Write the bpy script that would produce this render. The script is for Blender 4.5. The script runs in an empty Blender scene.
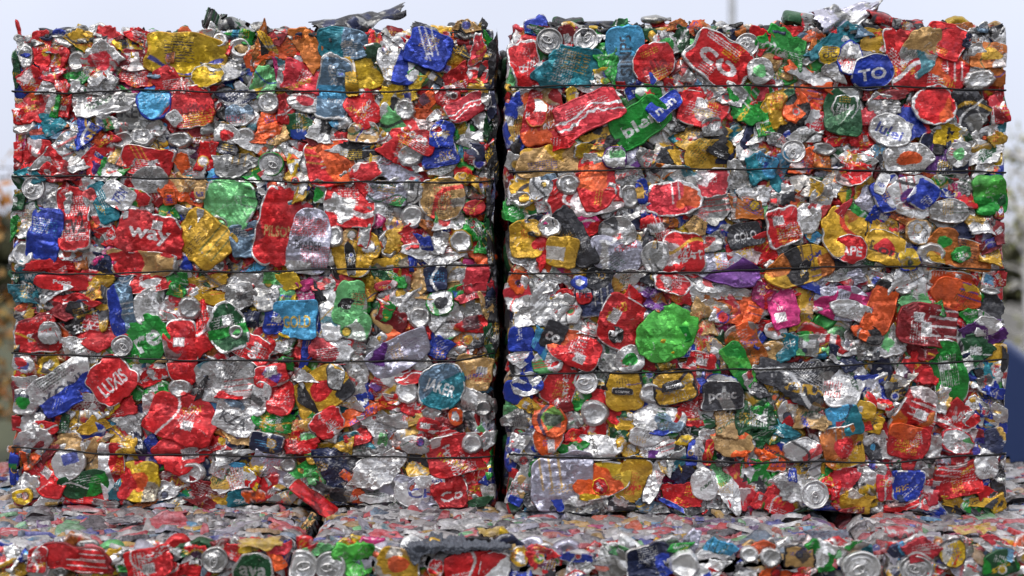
import bpy, bmesh, math, random
import numpy as np
from mathutils import Vector, Matrix

random.seed(7)
RNG = np.random.default_rng(11)
SC = bpy.context.scene
COL = SC.collection
R = math.radians

# ---------------------------------------------------------------- camera geometry (eye height 1.6 m, level lens)
FPX, CX, HY, EYE = 1478.0, 512.0, 261.0, 1.60
def on_plane(px, py, depth):
    """photograph pixel -> real X, Z on the upright plane `depth` metres in front of the eye"""
    return (px - CX) / FPX * depth, EYE + (HY - py) / FPX * depth

# ---------------------------------------------------------------- the visible cans, read off the photograph
# one row per can: x y w h (quarter pixels inside a 256 x 144 tile), kind, colour, then optional
#   /deg  tilt      h q b s d c e m w : second colour as half, side, band, stripe, diagonal, centre, edge, mottle, swoosh
#   k barcode   x fine print   T= / V= lettering along / up the can   * star    ^ _ pressed out / in
TILES = {
(0,0): """
100 175 90 60 c s;100 225 70 110 o S;165 195 60 130 b R;220 180 110 60 c S m:R;215 225 100 110 c R;305 245 80 85 U S;335 165 120 70 c Y m:k
425 175 80 130 c R;500 170 95 75 c y;590 160 130 60 c R;570 200 90 70 c S;540 240 120 85 o r;400 245 135 120 c S c:P w:P /15 ^
745 218 290 150 b y /3 e:Y ^;830 300 120 85 o y;685 210 34 84 b o x:K ^ V=nous:K;790 150 80 60 c S;880 160 60 60 o S;960 190 95 85 o W;905 180 50 75 c R
960 140 110 50 c G;1005 240 60 70 c O;115 320 95 95 c R;200 290 90 60 c P;320 305 85 50 c G;420 330 110 70 c S;550 300 150 90 c R m:O;395 310 60 60 c R
740 330 200 130 c R /-10;770 430 165 165 o R T=nolfky:r /-10 ^;190 355 80 50 c S;250 345 50 60 c R;120 430 130 115 c R /5;90 500 110 75 o S
210 430 50 85 c G q:S;255 410 60 95 c R;380 400 200 110 c S;460 420 60 90 c R;540 440 150 135 o s T=KER:k x;620 410 130 125 o C m:R e:B ^
270 520 130 110 c A;345 520 100 135 p B /-25 ^;400 555 120 60 c R m:O;430 490 85 60 c S;490 560 100 70 o S;570 545 95 80 U S
680 480 105 95 c R;705 475 50 60 b W k /-35 ^;720 560 95 65 U S ^;800 540 120 90 c r;620 510 60 80 c S;925 270 160 90 c S m:n x
950 390 150 80 c n m:y;960 460 110 80 o S;905 545 95 85 o S c:R;850 500 80 60 c s;980 545 80 70 o S;210 490 95 75 c T m:o;165 530 85 60 c C
65 290 30 110 c g;75 470 60 60 c R;370 350 90 60 c S;700 160 60 40 c S;300 350 80 50 c g m:S;640 290 80 40 c A
""",
(1,0): """
20 110 80 40 c s;20 210 60 150 c o m:K /10;50 200 60 130 c Y d:K;80 150 70 60 c r;170 190 190 95 c O /-15;230 210 140 115 c o /30;130 130 100 40 c s
350 175 180 110 b A q:T ^;340 230 90 40 c g;460 160 80 80 c R m:S;455 190 50 60 c O;520 170 130 70 c S m:R;600 160 85 60 c S;690 200 165 140 b B /25 ^
505 215 75 85 c W;570 250 150 150 o S d:B /-20;590 295 120 80 o W x m:B;430 270 150 165 b g m:y c:y;378 305 45 150 b Y /-8 ^
312 350 132 225 b A b:C e:S ^;342 297 34 30 b A T=M:B ^;185 300 140 115 c P /20 ^;100 300 50 115 c S m:M;40 320 110 120 c l;50 410 95 85 o S
195 405 120 80 o S c:P;115 430 60 100 c R;60 480 130 85 c O;60 540 130 75 c t m:O;760 250 155 130 c Y m:K /-20;700 300 115 30 c K /35
660 300 75 80 c l;850 160 130 65 c O;780 150 75 60 c S;820 205 95 50 p K /30;895 210 85 90 c P e:S ^;890 285 130 80 c R;840 108 100 48 c t m:K
905 105 32 48 c K;780 340 180 110 c R /-25;885 345 115 85 c Y m:k;770 390 90 90 o R;840 432 140 85 b P w:W /-25 ^;920 395 85 75 c S
620 340 90 60 c K m:y;600 385 65 40 c y;530 400 95 110 c K m:y;595 440 88 90 U S ^;690 400 65 60 c O;430 440 110 135 b R /-35 x:W ^
740 450 70 100 p S /30;670 470 90 90 c O;640 530 170 115 b R T=Coca:W /30 ^;745 540 90 95 b B ^;540 490 95 90 c l m:S;430 530 115 75 b t x:k ^
500 545 75 60 c Y;290 520 150 105 c S m:K;170 510 95 90 c g m:o;350 500 60 85 c K m:S;230 555 85 40 c r;820 500 85 85 c G m:K
890 510 70 115 c g m:S;920 560 60 50 c R;850 560 85 50 c S;938 190 36 115 c n m:G;560 130 110 40 c r m:s;680 120 110 40 c s;940 290 24 120 c r;930 480 30 110 c g m:k
""",
(2,0): """
20 190 60 115 c o m:S;55 260 110 175 b R e:S /-15 ^;110 290 95 75 c S m:P;150 165 105 105 L S ^;295 160 102 95 L S ^;235 265 190 150 c T x:g /15 ^
375 220 60 155 c G;375 305 85 60 c y;455 222 135 215 b C h:A V=SINPS:k;565 255 155 145 o R T=ella:r /-25 ^;570 140 110 50 c g m:S;620 175 105 90 o S c:G
690 170 95 85 c g;735 110 75 50 c O;660 100 80 40 c o;430 110 75 60 c g m:G;830 240 235 165 b R /35 e:S T=co:W ^;715 290 115 95 c S /30
940 180 95 95 L S;985 170 80 95 c R m:S;990 285 95 100 o S T=ok:g c:l ^;860 130 65 60 c n m:S;512 345 125 48 b B T=NLES:W /-35 ^
548 378 100 78 o G *:R ^;505 488 210 140 b G T=bler:W /-32 ^;610 425 130 72 b B T=nen:W /-38 ^;515 440 50 50 p R ^;305 450 245 140 b P w:W x:W /-22 ^
130 470 150 205 b R m:O;95 452 92 105 o W h:R T=AMSTEL:r e:o ^;20 480 75 150 c S m:B;240 380 50 50 c y;300 345 100 50 c S;370 360 90 50 c S m:R
430 345 65 50 c R;650 355 85 65 c R;760 440 185 125 b R k x:W /15;740 380 85 65 c R;800 360 80 60 c S;890 385 105 80 c S;945 420 165 150 c G
360 550 150 60 c Y m:K;760 535 225 100 c Y m:K;650 500 75 50 c K m:S;800 510 75 65 b s k ^;940 545 125 75 c S;1000 500 60 80 c G;220 140 60 70 c r;620 500 60 50 c s;130 130 80 40 c g m:r
""",
(3,0): """
45 235 190 205 c G;150 205 115 115 c g m:S;80 130 115 50 c R m:o;175 145 75 55 c O;215 190 70 105 c o;245 220 85 60 o y T=oo:K ^;300 150 195 85 c T m:R
450 160 145 95 c Y;330 235 90 135 o S e:B ^;412 290 155 130 o B T=TO:W /-10 ^;190 300 145 95 c O m:S /10;270 280 60 95 c S;460 345 105 40 c R
545 240 125 230 b R /-10;610 205 140 175 o S m:t /20 ^;700 290 210 150 o R m:O;710 165 150 125 b R T=sel:P /25;790 130 85 60 c o m:n;850 150 115 75 c S m:n
930 160 60 80 c S;890 222 150 92 b o c:Y ^;830 230 65 105 c S;910 310 75 75 c o;845 320 125 85 U S ^;440 380 135 50 c r;660 422 170 145 o R e:S m:O ^
800 440 150 165 c k ^;915 440 65 115 c P m:r ^;300 450 130 175 b g ^;305 428 92 92 o g e:W T=PALM:W ^;180 390 115 115 c O;110 430 95 125 o O m:K ^
40 430 105 170 c Y m:g;190 480 100 85 c P m:S;390 470 65 65 c P;470 430 115 95 c S;485 520 150 120 o W T=lulei:B /25 ^;570 490 120 105 c B m:R
650 540 110 90 c K m:y;705 540 130 100 c n T=O:y m:y;720 500 75 40 c S;770 545 75 60 c g;880 530 105 60 c S m:g;920 555 75 50 c Y;160 540 125 50 c W
100 510 80 50 c k;270 560 75 50 c R;370 560 95 60 c R;40 560 80 40 c S;520 550 65 40 c G;380 130 60 40 c A;560 110 80 40 c r;920 120 60 40 c k
""",
(0,1): """
150 65 235 130 c R m:r /20;290 40 240 130 c S m:L /-30;350 40 60 110 c B d:S /-30;400 50 120 110 c R /-30;110 120 95 50 c T;195 110 65 60 b R T=e:W /30;135 178 92 92 L S ^
215 210 115 95 c S;300 300 122 240 b R T=cv2:K ^;180 362 118 195 b B x:C k h:B ^;100 300 100 140 c S e:g;55 330 42 95 c G m:y;95 440 92 105 U S ^;280 445 85 40 c S
320 450 65 65 c o;330 110 95 85 c V;490 40 85 95 c S;450 110 95 75 c G m:S;420 120 100 60 c S;590 70 190 105 b R m:O;600 145 135 100 o S ^
740 180 165 115 c O m:t;682 212 44 60 b O T=S:B ^;805 197 42 44 b t T=us:B ^;750 90 125 65 c S m:O;830 50 65 105 c R;880 130 95 75 c C m:B;900 18 95 50 o k x:W
930 80 145 85 c s;990 110 115 65 c G m:W;920 240 200 195 o l x ^;475 205 85 125 b W T=TEN:B /-55 ^;415 235 75 160 b T /-25 ^;400 290 55 220 b S /-25
545 215 115 70 o G m:R;545 250 100 110 c S;630 210 75 65 c R;600 360 235 165 b R /10 k T=way:W ^;690 300 75 65 c B;740 290 120 60 c S
820 385 200 185 b Y /40 ^;865 325 105 85 o S;990 380 120 130 b A ^;1000 480 115 85 c C m:S;1000 290 65 75 c R;670 270 65 65 c G;370 320 65 65 c n
430 370 100 65 c R;405 410 115 95 c s;395 485 95 85 c n m:S;240 495 225 60 c R;570 480 245 95 b R m:t;250 550 185 60 b R T=Pepo:W;120 545 115 95 c T
400 550 115 55 c Y m:K;490 555 85 50 c A;600 555 155 65 b R c:W;720 540 65 65 c G;730 490 75 65 c S m:B;840 475 145 75 c S m:t;830 555 155 55 c Y;960 550 135 65 c S
60 30 40 80 c R;70 230 40 60 c g;350 160 60 60 c S;60 530 40 40 c g
""",
(1,1): """
60 80 105 95 L W e:G ^;60 35 185 55 c O m:S;150 60 65 105 c S m:y;300 75 185 160 b R /-10 m:O;400 20 155 65 c K;480 35 55 95 c y;450 70 110 45 c s
440 112 122 75 o R e:S ^;370 130 55 65 c S;615 45 112 92 U W ^;620 30 165 105 c R;735 35 125 105 b B ^;830 50 85 135 c G m:R /-25;885 50 85 95 c r m:n
740 88 120 65 o S;570 100 135 105 c L;670 80 100 50 c S m:o;820 140 55 55 c Y;905 160 85 62 c Y m:o ^;735 215 175 160 o t m:Y ^;620 190 92 75 o S
525 195 145 85 b L ^;530 280 140 120 c W;625 290 95 92 U W ^;780 300 105 95 c S;830 230 55 115 c l m:S;875 255 85 52 o R ^;870 190 95 42 c s
160 130 105 60 c Y;60 170 115 65 c S;150 180 85 65 c S;190 180 42 105 c Y;260 170 85 55 c S;260 210 75 42 c G;20 215 55 65 c n;370 240 185 175 b R m:S
435 330 48 155 b S e:R /5 ^;460 220 42 165 c R;95 330 155 295 b R m:r /5 T=PILSON:t ^;215 390 150 245 b L m:S T=BRADER:k /5 ^;315 370 75 85 o S ^;380 380 75 65 c t
370 450 175 135 b Y /10;300 480 38 125 c K /-15 ^;378 460 34 125 b K x:S /-5 ^;450 410 85 105 o Y c:S ^;525 400 85 115 o S;485 390 40 105 c k;580 400 115 115 c Y
620 370 75 95 c R;650 420 85 125 c B;720 390 95 85 c S;730 450 165 85 c S m:B;820 390 95 92 U S e:Y ^;710 340 75 55 c o;870 340 85 115 c G /-40
910 410 75 75 c G;900 460 95 62 c O;560 470 205 55 c Y;240 490 205 42 c S;60 545 105 65 c S;120 550 85 65 c y;220 555 95 45 c M;290 560 85 45 c S;350 550 95 50 c P
420 545 125 75 c Y m:K;530 530 125 75 c G d:g;580 540 65 85 c R;660 540 115 85 c t;720 540 85 92 b n x:C;800 535 95 75 c S;890 540 105 105 b P ^;520 565 85 35 o P
940 130 30 80 c s;930 330 30 90 c g;60 120 90 40 c S;940 520 30 80 c k m:R
""",
(2,1): """
20 80 75 85 c S m:P;150 10 175 50 c R;150 60 235 115 b t /-10 m:Y;60 160 115 125 c Y;130 170 105 85 b S x:s /-15;340 20 175 65 b y m:K;410 55 92 82 o S e:V ^
320 60 85 45 c S;480 60 95 95 c L m:V;620 40 125 95 c Y m:k;690 60 95 85 c S m:Y;790 50 185 120 b Y x:o;825 38 82 28 b K T=Cocs:W /20 ^;540 60 85 65 c s
940 20 85 65 c S;1000 90 115 115 c C d:T ^;345 150 160 215 o R m:O;290 200 250 160 b R T=Coke:W /-8;225 160 95 85 o S ^;390 200 62 95 o W /15 ^;470 130 105 85 o s
470 210 85 115 U S;600 110 105 65 c S m:o;680 130 115 65 c S;610 165 55 65 c S;640 220 205 135 o P m:O e:W /-5 ^;520 190 42 95 b B;545 280 65 55 c W m:B
800 155 122 105 b P e:S ^;900 145 90 105 c S T=NERS:s /-50;780 255 145 115 c s;940 260 115 78 c o ^;950 200 105 65 c S;1000 200 65 55 c S;1000 265 42 65 c l
30 260 135 105 c G;40 220 95 65 o S;60 380 125 145 b Y;60 330 105 52 c K m:Y;130 230 95 75 c S;150 330 95 95 o S ^;160 290 65 55 c M;250 370 95 235 b k x:s /-28 ^
300 330 95 85 c M d:R;200 430 115 115 b Y ^;190 390 105 32 c K;120 420 52 105 c R;60 460 135 85 c S;420 350 140 115 o S;440 290 145 52 c S x:k;420 440 185 125 b L m:S ^
590 360 145 135 c R x:W /-15;685 435 155 165 b R ^;620 310 85 45 c o;570 450 92 122 o S c:s ^;520 420 42 95 c k;740 330 65 65 c t;820 340 125 75 c S m:B
780 400 125 75 o S e:k;870 400 65 85 c S m:B;930 362 125 92 b k T=COLO:W /-12 ^;960 430 180 105 b R /-15;920 290 95 42 c W /-10;850 500 245 125 o L d:V m:V /8 ^;330 500 65 45 c S
300 490 95 32 c K;130 540 155 85 c S;30 545 75 65 c O;270 555 65 52 o B c:W ^;350 540 95 85 b k x:s;450 545 135 65 c S;560 530 85 65 c k;640 555 145 82 o R e:W ^
740 555 135 45 c W;1000 550 85 75 c R;710 510 65 45 c R;330 230 60 60 c s
""",
(3,1): """
100 30 95 92 L S ^;225 20 95 52 o S;155 70 95 85 c O;220 70 65 65 c o;30 110 110 125 c C d:T;340 45 175 105 c R m:S;340 120 125 82 o R e:S ^;370 75 95 52 c S ^
450 30 65 75 c S;560 60 175 115 o S c:O ^;605 135 125 52 c O;480 80 65 65 c k;700 45 185 135 b n m:V;760 40 85 92 o S c:l ^;870 30 125 75 c g m:S;880 85 115 65 c S
60 200 95 75 c S m:k;155 170 135 75 o Y e:S ^;130 230 95 65 c k;210 230 85 115 o S x:s;260 160 85 105 c S;330 195 105 92 c Y;400 210 115 75 c S m:L
480 200 115 125 b B /-25 ^;450 160 42 85 b W T=nav:B /25 ^;575 215 175 155 o W c:V x:R ^;618 205 90 110 b B /35 ^;560 160 75 85 c V m:R;680 165 65 75 c G;760 165 115 105 c S
885 205 122 145 b j h:G ^;800 225 55 55 c R;720 200 85 32 c B;450 300 95 85 c B m:M;265 310 65 140 c P /25;150 300 105 105 o S;60 330 122 145 b R k e:W ^;10 350 42 85 c k
310 350 185 170 o Y m:o /-20;330 420 112 110 o R T=APE:W ^;180 370 65 45 c C;470 330 120 92 c Y e:K /35;465 415 160 112 b Y c:R T=Lon:K /20 ^;600 350 95 92 o S e:t ^;540 290 105 42 c o
720 270 145 95 o S ^;760 320 175 115 c s m:n;870 320 125 85 c S m:n;940 360 85 85 c r ^;910 400 115 45 c r;700 390 115 105 o o c:G ^;780 440 235 105 b o m:Y /12
770 440 72 55 o G ^;890 450 115 65 c Y;650 440 115 95 o S ^;560 460 85 85 o y e:B ^;575 430 45 65 c B;400 460 65 45 c g;430 480 80 40 c S
130 490 265 140 o Y m:K m:o /-12 ^;130 510 30 100 b k x:S /35 ^;20 560 85 52 c R;330 510 155 45 c s;270 560 205 65 c L m:B;430 540 105 65 c S;560 530 155 65 c S
740 550 175 75 b O e:S;880 555 65 65 c S;930 540 52 65 c R;830 530 24 65 c R;940 200 30 90 c g;930 280 40 50 c r
""",
(0,2): """
100 20 95 65 c T;180 20 125 62 c W T=co:k;250 70 205 85 c R d:r /-5;90 100 105 95 c Y m:k;330 110 165 115 c K m:n /-20;370 20 85 62 c Y x:K /-40;490 90 92 190 b A q:B ^
420 70 65 125 c k m:Y;150 185 155 135 b R m:r;200 180 72 85 o S ^;360 170 185 130 c R m:S /15;350 240 225 72 c S;490 230 85 85 L W ^;590 200 150 180 o G T=re:W /-30 ^
640 70 195 145 o S;660 110 92 30 o S e:R;760 80 85 95 o S ^;730 250 120 245 b R V=cokza:P k ^;820 140 72 185 c R /-10;910 160 145 185 o g e:S b:G ^
945 175 62 62 U S ^;560 20 55 32 c y;820 30 125 65 c Y m:S;960 30 125 95 o S;710 15 65 45 c G;1000 130 65 65 c n;1005 240 95 150 b R T=olae:W /-60 ^
650 265 65 65 c t;85 295 95 75 o S c:R ^;120 335 115 95 c R m:o;190 310 75 75 c y;110 380 95 62 c S;95 455 105 95 o S c:G ^;255 400 245 150 b W T=KONI:n /-35 h:B ^
330 330 115 95 c S;450 370 165 165 b R T=LUXIS:W /-40 ^;560 330 95 55 c C m:S;630 330 65 65 c S m:R;600 360 125 52 c R /-15;540 300 65 52 c G;620 410 95 62 c G
540 420 55 52 c G;330 480 155 115 c r;240 540 65 85 c g;400 480 75 75 c S;450 470 65 55 c y;390 545 105 65 c Y;520 530 135 95 c S m:n;480 480 105 65 c R
730 520 245 165 b R x:P k /15 ^;720 400 95 82 U S m:R;820 320 115 75 c n;840 350 125 65 c t m:S;900 370 205 155 b S x:k;805 405 22 85 c K ^;960 430 125 42 p R ^
850 480 85 62 c B;940 520 155 125 b S x:k T=KZA:k /25;900 560 65 62 c o;110 540 95 65 c S;180 560 95 55 o R;600 480 65 95 c S;60 200 40 90 c Y m:k;60 420 40 70 c r;60 540 50 60 c R
""",
(1,2): """
40 30 105 105 o S m:s;120 30 75 85 c l m:y;190 40 65 92 c M;75 130 85 95 b B;165 125 155 138 b C m:y T=GOLD:y ^;220 180 55 185 c B /10;292 90 82 215 b W /-12 x:s
260 90 42 175 c k /-12;380 60 108 165 b l ^;400 150 128 112 o l x ^;375 75 82 66 o K T=ROYAL:W ^;435 30 75 62 c Y;490 80 92 95 c G;540 40 115 85 c P k;620 70 120 90 c S
655 118 92 90 U S ^;740 20 135 52 c t m:W;740 60 105 85 o W c:k e:G ^;800 30 65 62 c G;865 20 125 62 c P /-15;870 90 85 62 c s;880 140 105 72 c R m:o ^
760 130 135 135 o S m:l;930 90 42 105 c t;530 160 135 135 c r /-30;590 170 205 105 c R m:O;575 262 235 120 b L m:V x:V /-28 ^;730 245 82 85 c B ^
650 280 85 72 c S;830 220 105 82 c o m:S;890 215 105 62 c S m:k;820 260 105 52 c S;300 245 155 92 b P m:W /15 ^;70 235 95 75 c S;30 240 75 95 c R
120 300 65 52 c G;400 250 85 85 c s;60 350 120 82 b R k /-10 ^;150 340 155 62 c S;260 410 205 155 b Y m:k c:R /-30;200 440 40 125 c K /-30 ^;320 350 65 110 o s e:k ^
400 340 95 105 c S;100 440 92 122 b R x:W /5 ^;20 440 65 135 o W ^;70 540 135 85 c G x:W;190 530 115 85 c t m:G;290 540 125 100 b R /-35 ^;420 490 155 75 c O /-20 ^
410 430 85 65 c S m:B;440 420 55 52 c B;540 400 165 125 c P m:W;620 340 115 82 b R w:W;605 415 95 92 U W ^;650 480 115 62 c R;570 460 125 62 c R m:S
740 392 165 178 o A d:T T=JAKER:W /20 ^;870 340 135 130 b t m:o ^;900 420 115 42 c C d:T;890 490 125 125 c S;910 480 72 66 U S ^;800 515 55 65 o O c:W ^
760 530 85 85 c r;690 550 85 52 b R k;590 530 125 62 c S;500 540 155 62 c S x:k;700 500 65 55 c S;370 450 85 62 c S;480 390 42 42 c V;945 40 24 70 c k;945 300 24 90 c s
""",
(2,2): """
60 50 155 115 c S m:P;60 110 115 75 c S;140 60 120 165 o W x;210 90 125 115 o S;330 45 140 125 b n x:k;290 20 62 78 o W h:R T=PE:n ^;270 140 150 100 c W /30
40 205 100 92 b B;120 220 52 95 c C;165 190 80 105 b k T=co:W /25 ^;250 240 195 120 b R k m:O /25 ^;130 150 75 75 c y m:k;40 280 105 62 c S x:R;70 320 52 105 c B
60 385 115 85 o S m:B;140 300 115 82 o S;380 210 135 145 c s m:g;440 140 175 190 b R /30 ^;415 185 62 62 o K m:W ^;480 60 75 85 c R;580 50 65 75 c o m:V
560 20 85 45 c V;620 180 240 185 o j /-35 ^;680 185 60 62 b G ^;612 238 52 42 c y ^;665 30 115 62 c R;550 120 65 62 c W m:n;760 130 85 115 c t
690 245 88 62 o B c:W e:S;830 20 205 62 c S;800 90 125 92 c S m:o;870 90 105 105 c O m:S;960 90 105 145 c O m:s;1000 30 75 85 c M;470 285 105 98 o W c:G ^
380 300 105 62 c s;540 310 65 52 c R;610 310 135 42 c Y;770 220 105 105 c P m:S;760 290 105 62 b R k;700 320 65 42 c S;830 270 65 125 c t m:S
930 230 130 165 b o m:O /-20;985 210 42 62 c B;910 310 75 180 b j m:G /-32 ^;980 350 85 92 c S;190 390 125 155 b R /20;295 375 96 96 L W ^;260 430 92 95 c G
350 365 52 75 c G;452 408 142 148 b Y e:K h:Y ^;440 412 80 26 b k T=ecornx:W ^;648 395 152 128 b Y e:K /-15 ^;645 388 92 34 b k T=sucora:W /-15 ^;540 360 55 52 c G;560 420 105 85 o W ^
380 470 175 95 c R m:W /35;170 450 115 85 c R m:r;60 470 115 52 c Y m:o;150 530 125 115 o O ^;230 510 42 105 c S;330 500 112 105 o W ^;20 420 115 92 o W m:B
580 520 225 115 o S m:B;740 490 130 125 c R x:W /30;720 400 52 85 c R;770 360 105 62 c S;840 430 150 112 b k m:s T=pouc:S /-5 ^;840 370 115 42 o W e:B
870 530 125 105 c t x:S;970 490 125 135 c g m:G;970 400 105 52 c k;20 520 95 85 c s;440 530 90 80 c Y m:g
""",
(3,2): """
60 85 105 145 b M h:M k ^;40 30 125 62 c R;30 170 85 62 o W;140 90 100 155 c Y m:t;300 60 215 135 o L m:M;330 90 142 82 o W ^;450 80 110 200 b O m:K /22 ^
395 180 120 72 o O m:K /30 ^;540 10 65 30 o W;590 60 125 75 c l m:S;640 150 225 155 b r k ^;620 225 155 115 c r /20;680 80 65 52 c G;760 30 185 115 o O m:Y
890 12 75 32 U S;890 80 105 115 c k;810 115 65 55 c G;870 135 85 65 c S;850 180 185 92 c V m:S;60 230 95 95 c T;150 230 105 85 b s m:l;250 230 105 85 c R m:S
330 240 105 52 c S x;300 280 125 72 c n m:S;400 250 85 82 c s m:k;480 220 115 105 c S m:l;640 300 95 150 c R /-20;722 340 120 245 b G k /-15 ^;830 250 125 125 c g
870 330 175 125 c W m:T;880 390 85 62 c W m:B;910 415 65 42 c B;140 370 205 195 c k m:s /30 ^;120 405 55 70 c W ^;20 390 65 62 c Y;300 385 145 165 b S x:k
440 400 110 115 c B m:W;560 340 95 62 c R m:S;540 370 85 62 c Y;510 420 75 85 c k;460 465 65 42 c R;590 500 135 205 b R m:o /22 ^;690 450 65 105 c S
750 530 145 115 c R;380 485 85 65 o Y ^;410 540 95 75 c Y;300 530 125 115 b C d:T /-10 ^;100 500 115 92 o S m:R;180 510 135 105 c t;50 560 135 52 c T m:S
890 480 75 65 c B;840 480 75 85 c S;930 500 65 85 c S;880 540 165 75 c B m:S;955 350 30 165 c S m:k;500 490 65 65 c S
""",
(0,3): """
130 40 155 92 o S;190 50 75 115 c r;60 75 55 45 c o;150 80 115 42 c A;330 35 235 85 c t m:S;490 35 115 92 c Y;560 50 36 85 c n ^;600 50 65 85 c O m:B
740 60 205 150 c R /-10 ^;870 50 105 52 c R;960 20 95 62 c t;275 130 130 112 o S ^;370 110 95 85 c t;190 170 170 140 b R k /35;55 150 32 115 c B ^;120 110 75 52 c O
100 230 115 105 c S;95 255 72 62 o y ^;200 270 105 62 c S;340 210 170 90 b g m:G x:S /-12 ^;390 170 65 52 o S;340 265 165 42 c R;300 280 105 32 c B
450 170 92 225 b R q:W;475 225 42 85 c T;560 195 142 150 b y c:O m:R ^;600 110 100 50 c V;765 165 112 92 U W ^;720 180 135 135 c r;650 240 115 62 c S
840 250 155 115 c r x:S;920 100 135 50 c W m:C ^;925 180 152 120 c W m:C x:n ^;1005 190 55 85 c y m:R;960 270 85 62 c T;870 150 65 62 c S;560 295 125 32 c o;700 285 120 36 c s
820 285 140 30 c r;420 290 120 30 c s
""",
(1,3): """
45 40 125 72 b n x:C ^;95 50 65 130 c t;60 110 125 52 c Y;180 40 115 82 c l m:R;150 30 55 62 c R;230 90 105 52 c Y;320 140 165 145 c k m:n x:s /30 ^;360 60 65 62 c Y
410 20 115 52 c R;430 75 115 52 c s;500 40 55 92 c S;560 40 55 62 c O;640 50 112 72 o S ^;700 25 155 52 c R;650 140 92 105 c Y;490 150 225 125 c S x:s /-20 ^
370 180 55 52 c O;810 90 225 150 b R;865 45 85 82 U W ^;860 190 135 160 c R x:P;780 245 122 115 b R T=Co:W /-15 ^;660 235 185 112 b L m:W T=Cb:B ^;640 215 66 56 o L *:R ^
725 190 62 40 b W T=oa:B ^;930 30 65 62 c S;940 130 42 85 c G;935 190 55 55 c B;930 230 55 75 c S;880 285 95 32 c g;510 240 165 92 c S;410 260 65 52 c O
300 250 165 62 c s m:k /15;430 305 55 42 U s;130 130 65 65 o S;180 180 115 82 c S m:G;50 170 145 135 c L;240 180 65 62 c l;100 270 145 62 c s;0 170 45 65 c y;600 290 160 36 c S;330 300 90 30 c n
""",
(2,3): """
80 40 130 115 c B;140 30 112 105 o O ^;60 120 95 62 c S;20 60 65 95 c S;240 60 95 62 c R m:G;330 60 205 95 o S;430 15 65 45 c g;240 15 65 42 c R;470 50 65 95 c Y
530 20 125 65 o W ^;590 60 135 95 c S m:V;690 60 62 125 c k;722 82 44 95 b B ^;750 85 34 115 b W V=PEPSI:n ^;784 80 32 95 b R ^;690 30 42 42 c y
880 40 155 102 o t m:O ^;800 30 85 85 c S;840 100 105 42 c k m:G;980 20 105 82 c g;980 100 95 62 c O;200 195 225 205 b L m:W /-8 ^;170 260 36 115 b B /-30 ^
360 190 215 130 o y m:O /-20 ^;352 215 62 52 o R e:y T=lips:W /50 ^;490 190 130 170 b Y /15;570 190 55 185 b S e:k /20 ^;660 150 105 115 c T d:n;690 250 170 82 c R /15 ^
765 205 95 122 o W ^;610 120 65 85 c S;860 210 130 195 c W m:G;960 160 105 92 c G m:W;920 270 95 75 c P;960 220 85 85 c k;1000 280 65 65 c R;40 230 105 145 c S
100 260 65 95 c k x:s;20 280 42 42 c B;340 295 105 62 c s;430 300 115 92 c k m:A;540 290 75 52 c A;640 290 105 18 b B /25 ^;580 310 105 42 c S;800 300 135 62 c S m:R
710 130 75 42 c y;720 300 110 50 c s;850 325 150 30 c k;250 310 120 30 c s;100 315 180 26 c k m:s
""",
(3,3): """
70 20 135 52 c T m:C;30 100 92 112 b O m:B;140 70 145 95 o S ^;15 20 55 62 c g;300 60 160 155 b o m:Y c:R ^;430 60 105 95 c S m:k;560 40 150 130 b R m:O /10 ^;650 60 95 85 c S
760 40 125 82 o S e:P;830 40 65 95 c r;900 40 95 115 c S m:n;140 190 180 125 c W m:S;185 248 112 112 L W ^;95 170 32 52 b B ^;60 230 105 115 o S;30 290 125 82 c R
210 305 95 30 c B;310 190 122 105 c P;260 215 65 75 c R;420 220 125 105 c Y m:S;345 280 115 75 c Y;480 210 85 125 b P;555 215 112 115 b B m:n ^;640 225 105 75 c P m:S
530 290 135 62 c R;630 285 95 52 c S;420 150 115 52 c S;510 150 65 62 c g;770 190 165 125 b R x:W /-10 ^;690 170 42 85 c r;870 135 92 92 o S ^;910 110 30 65 c P
860 195 55 52 c B;930 200 85 155 c S m:k;960 150 55 105 c S;830 280 155 42 c Y m:k;880 250 65 62 c R;920 285 60 60 c Y m:k;780 300 165 42 c k m:Y;150 320 125 30 c g;360 315 90 30 c r;560 325 160 26 c k m:g
""",
}
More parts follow.
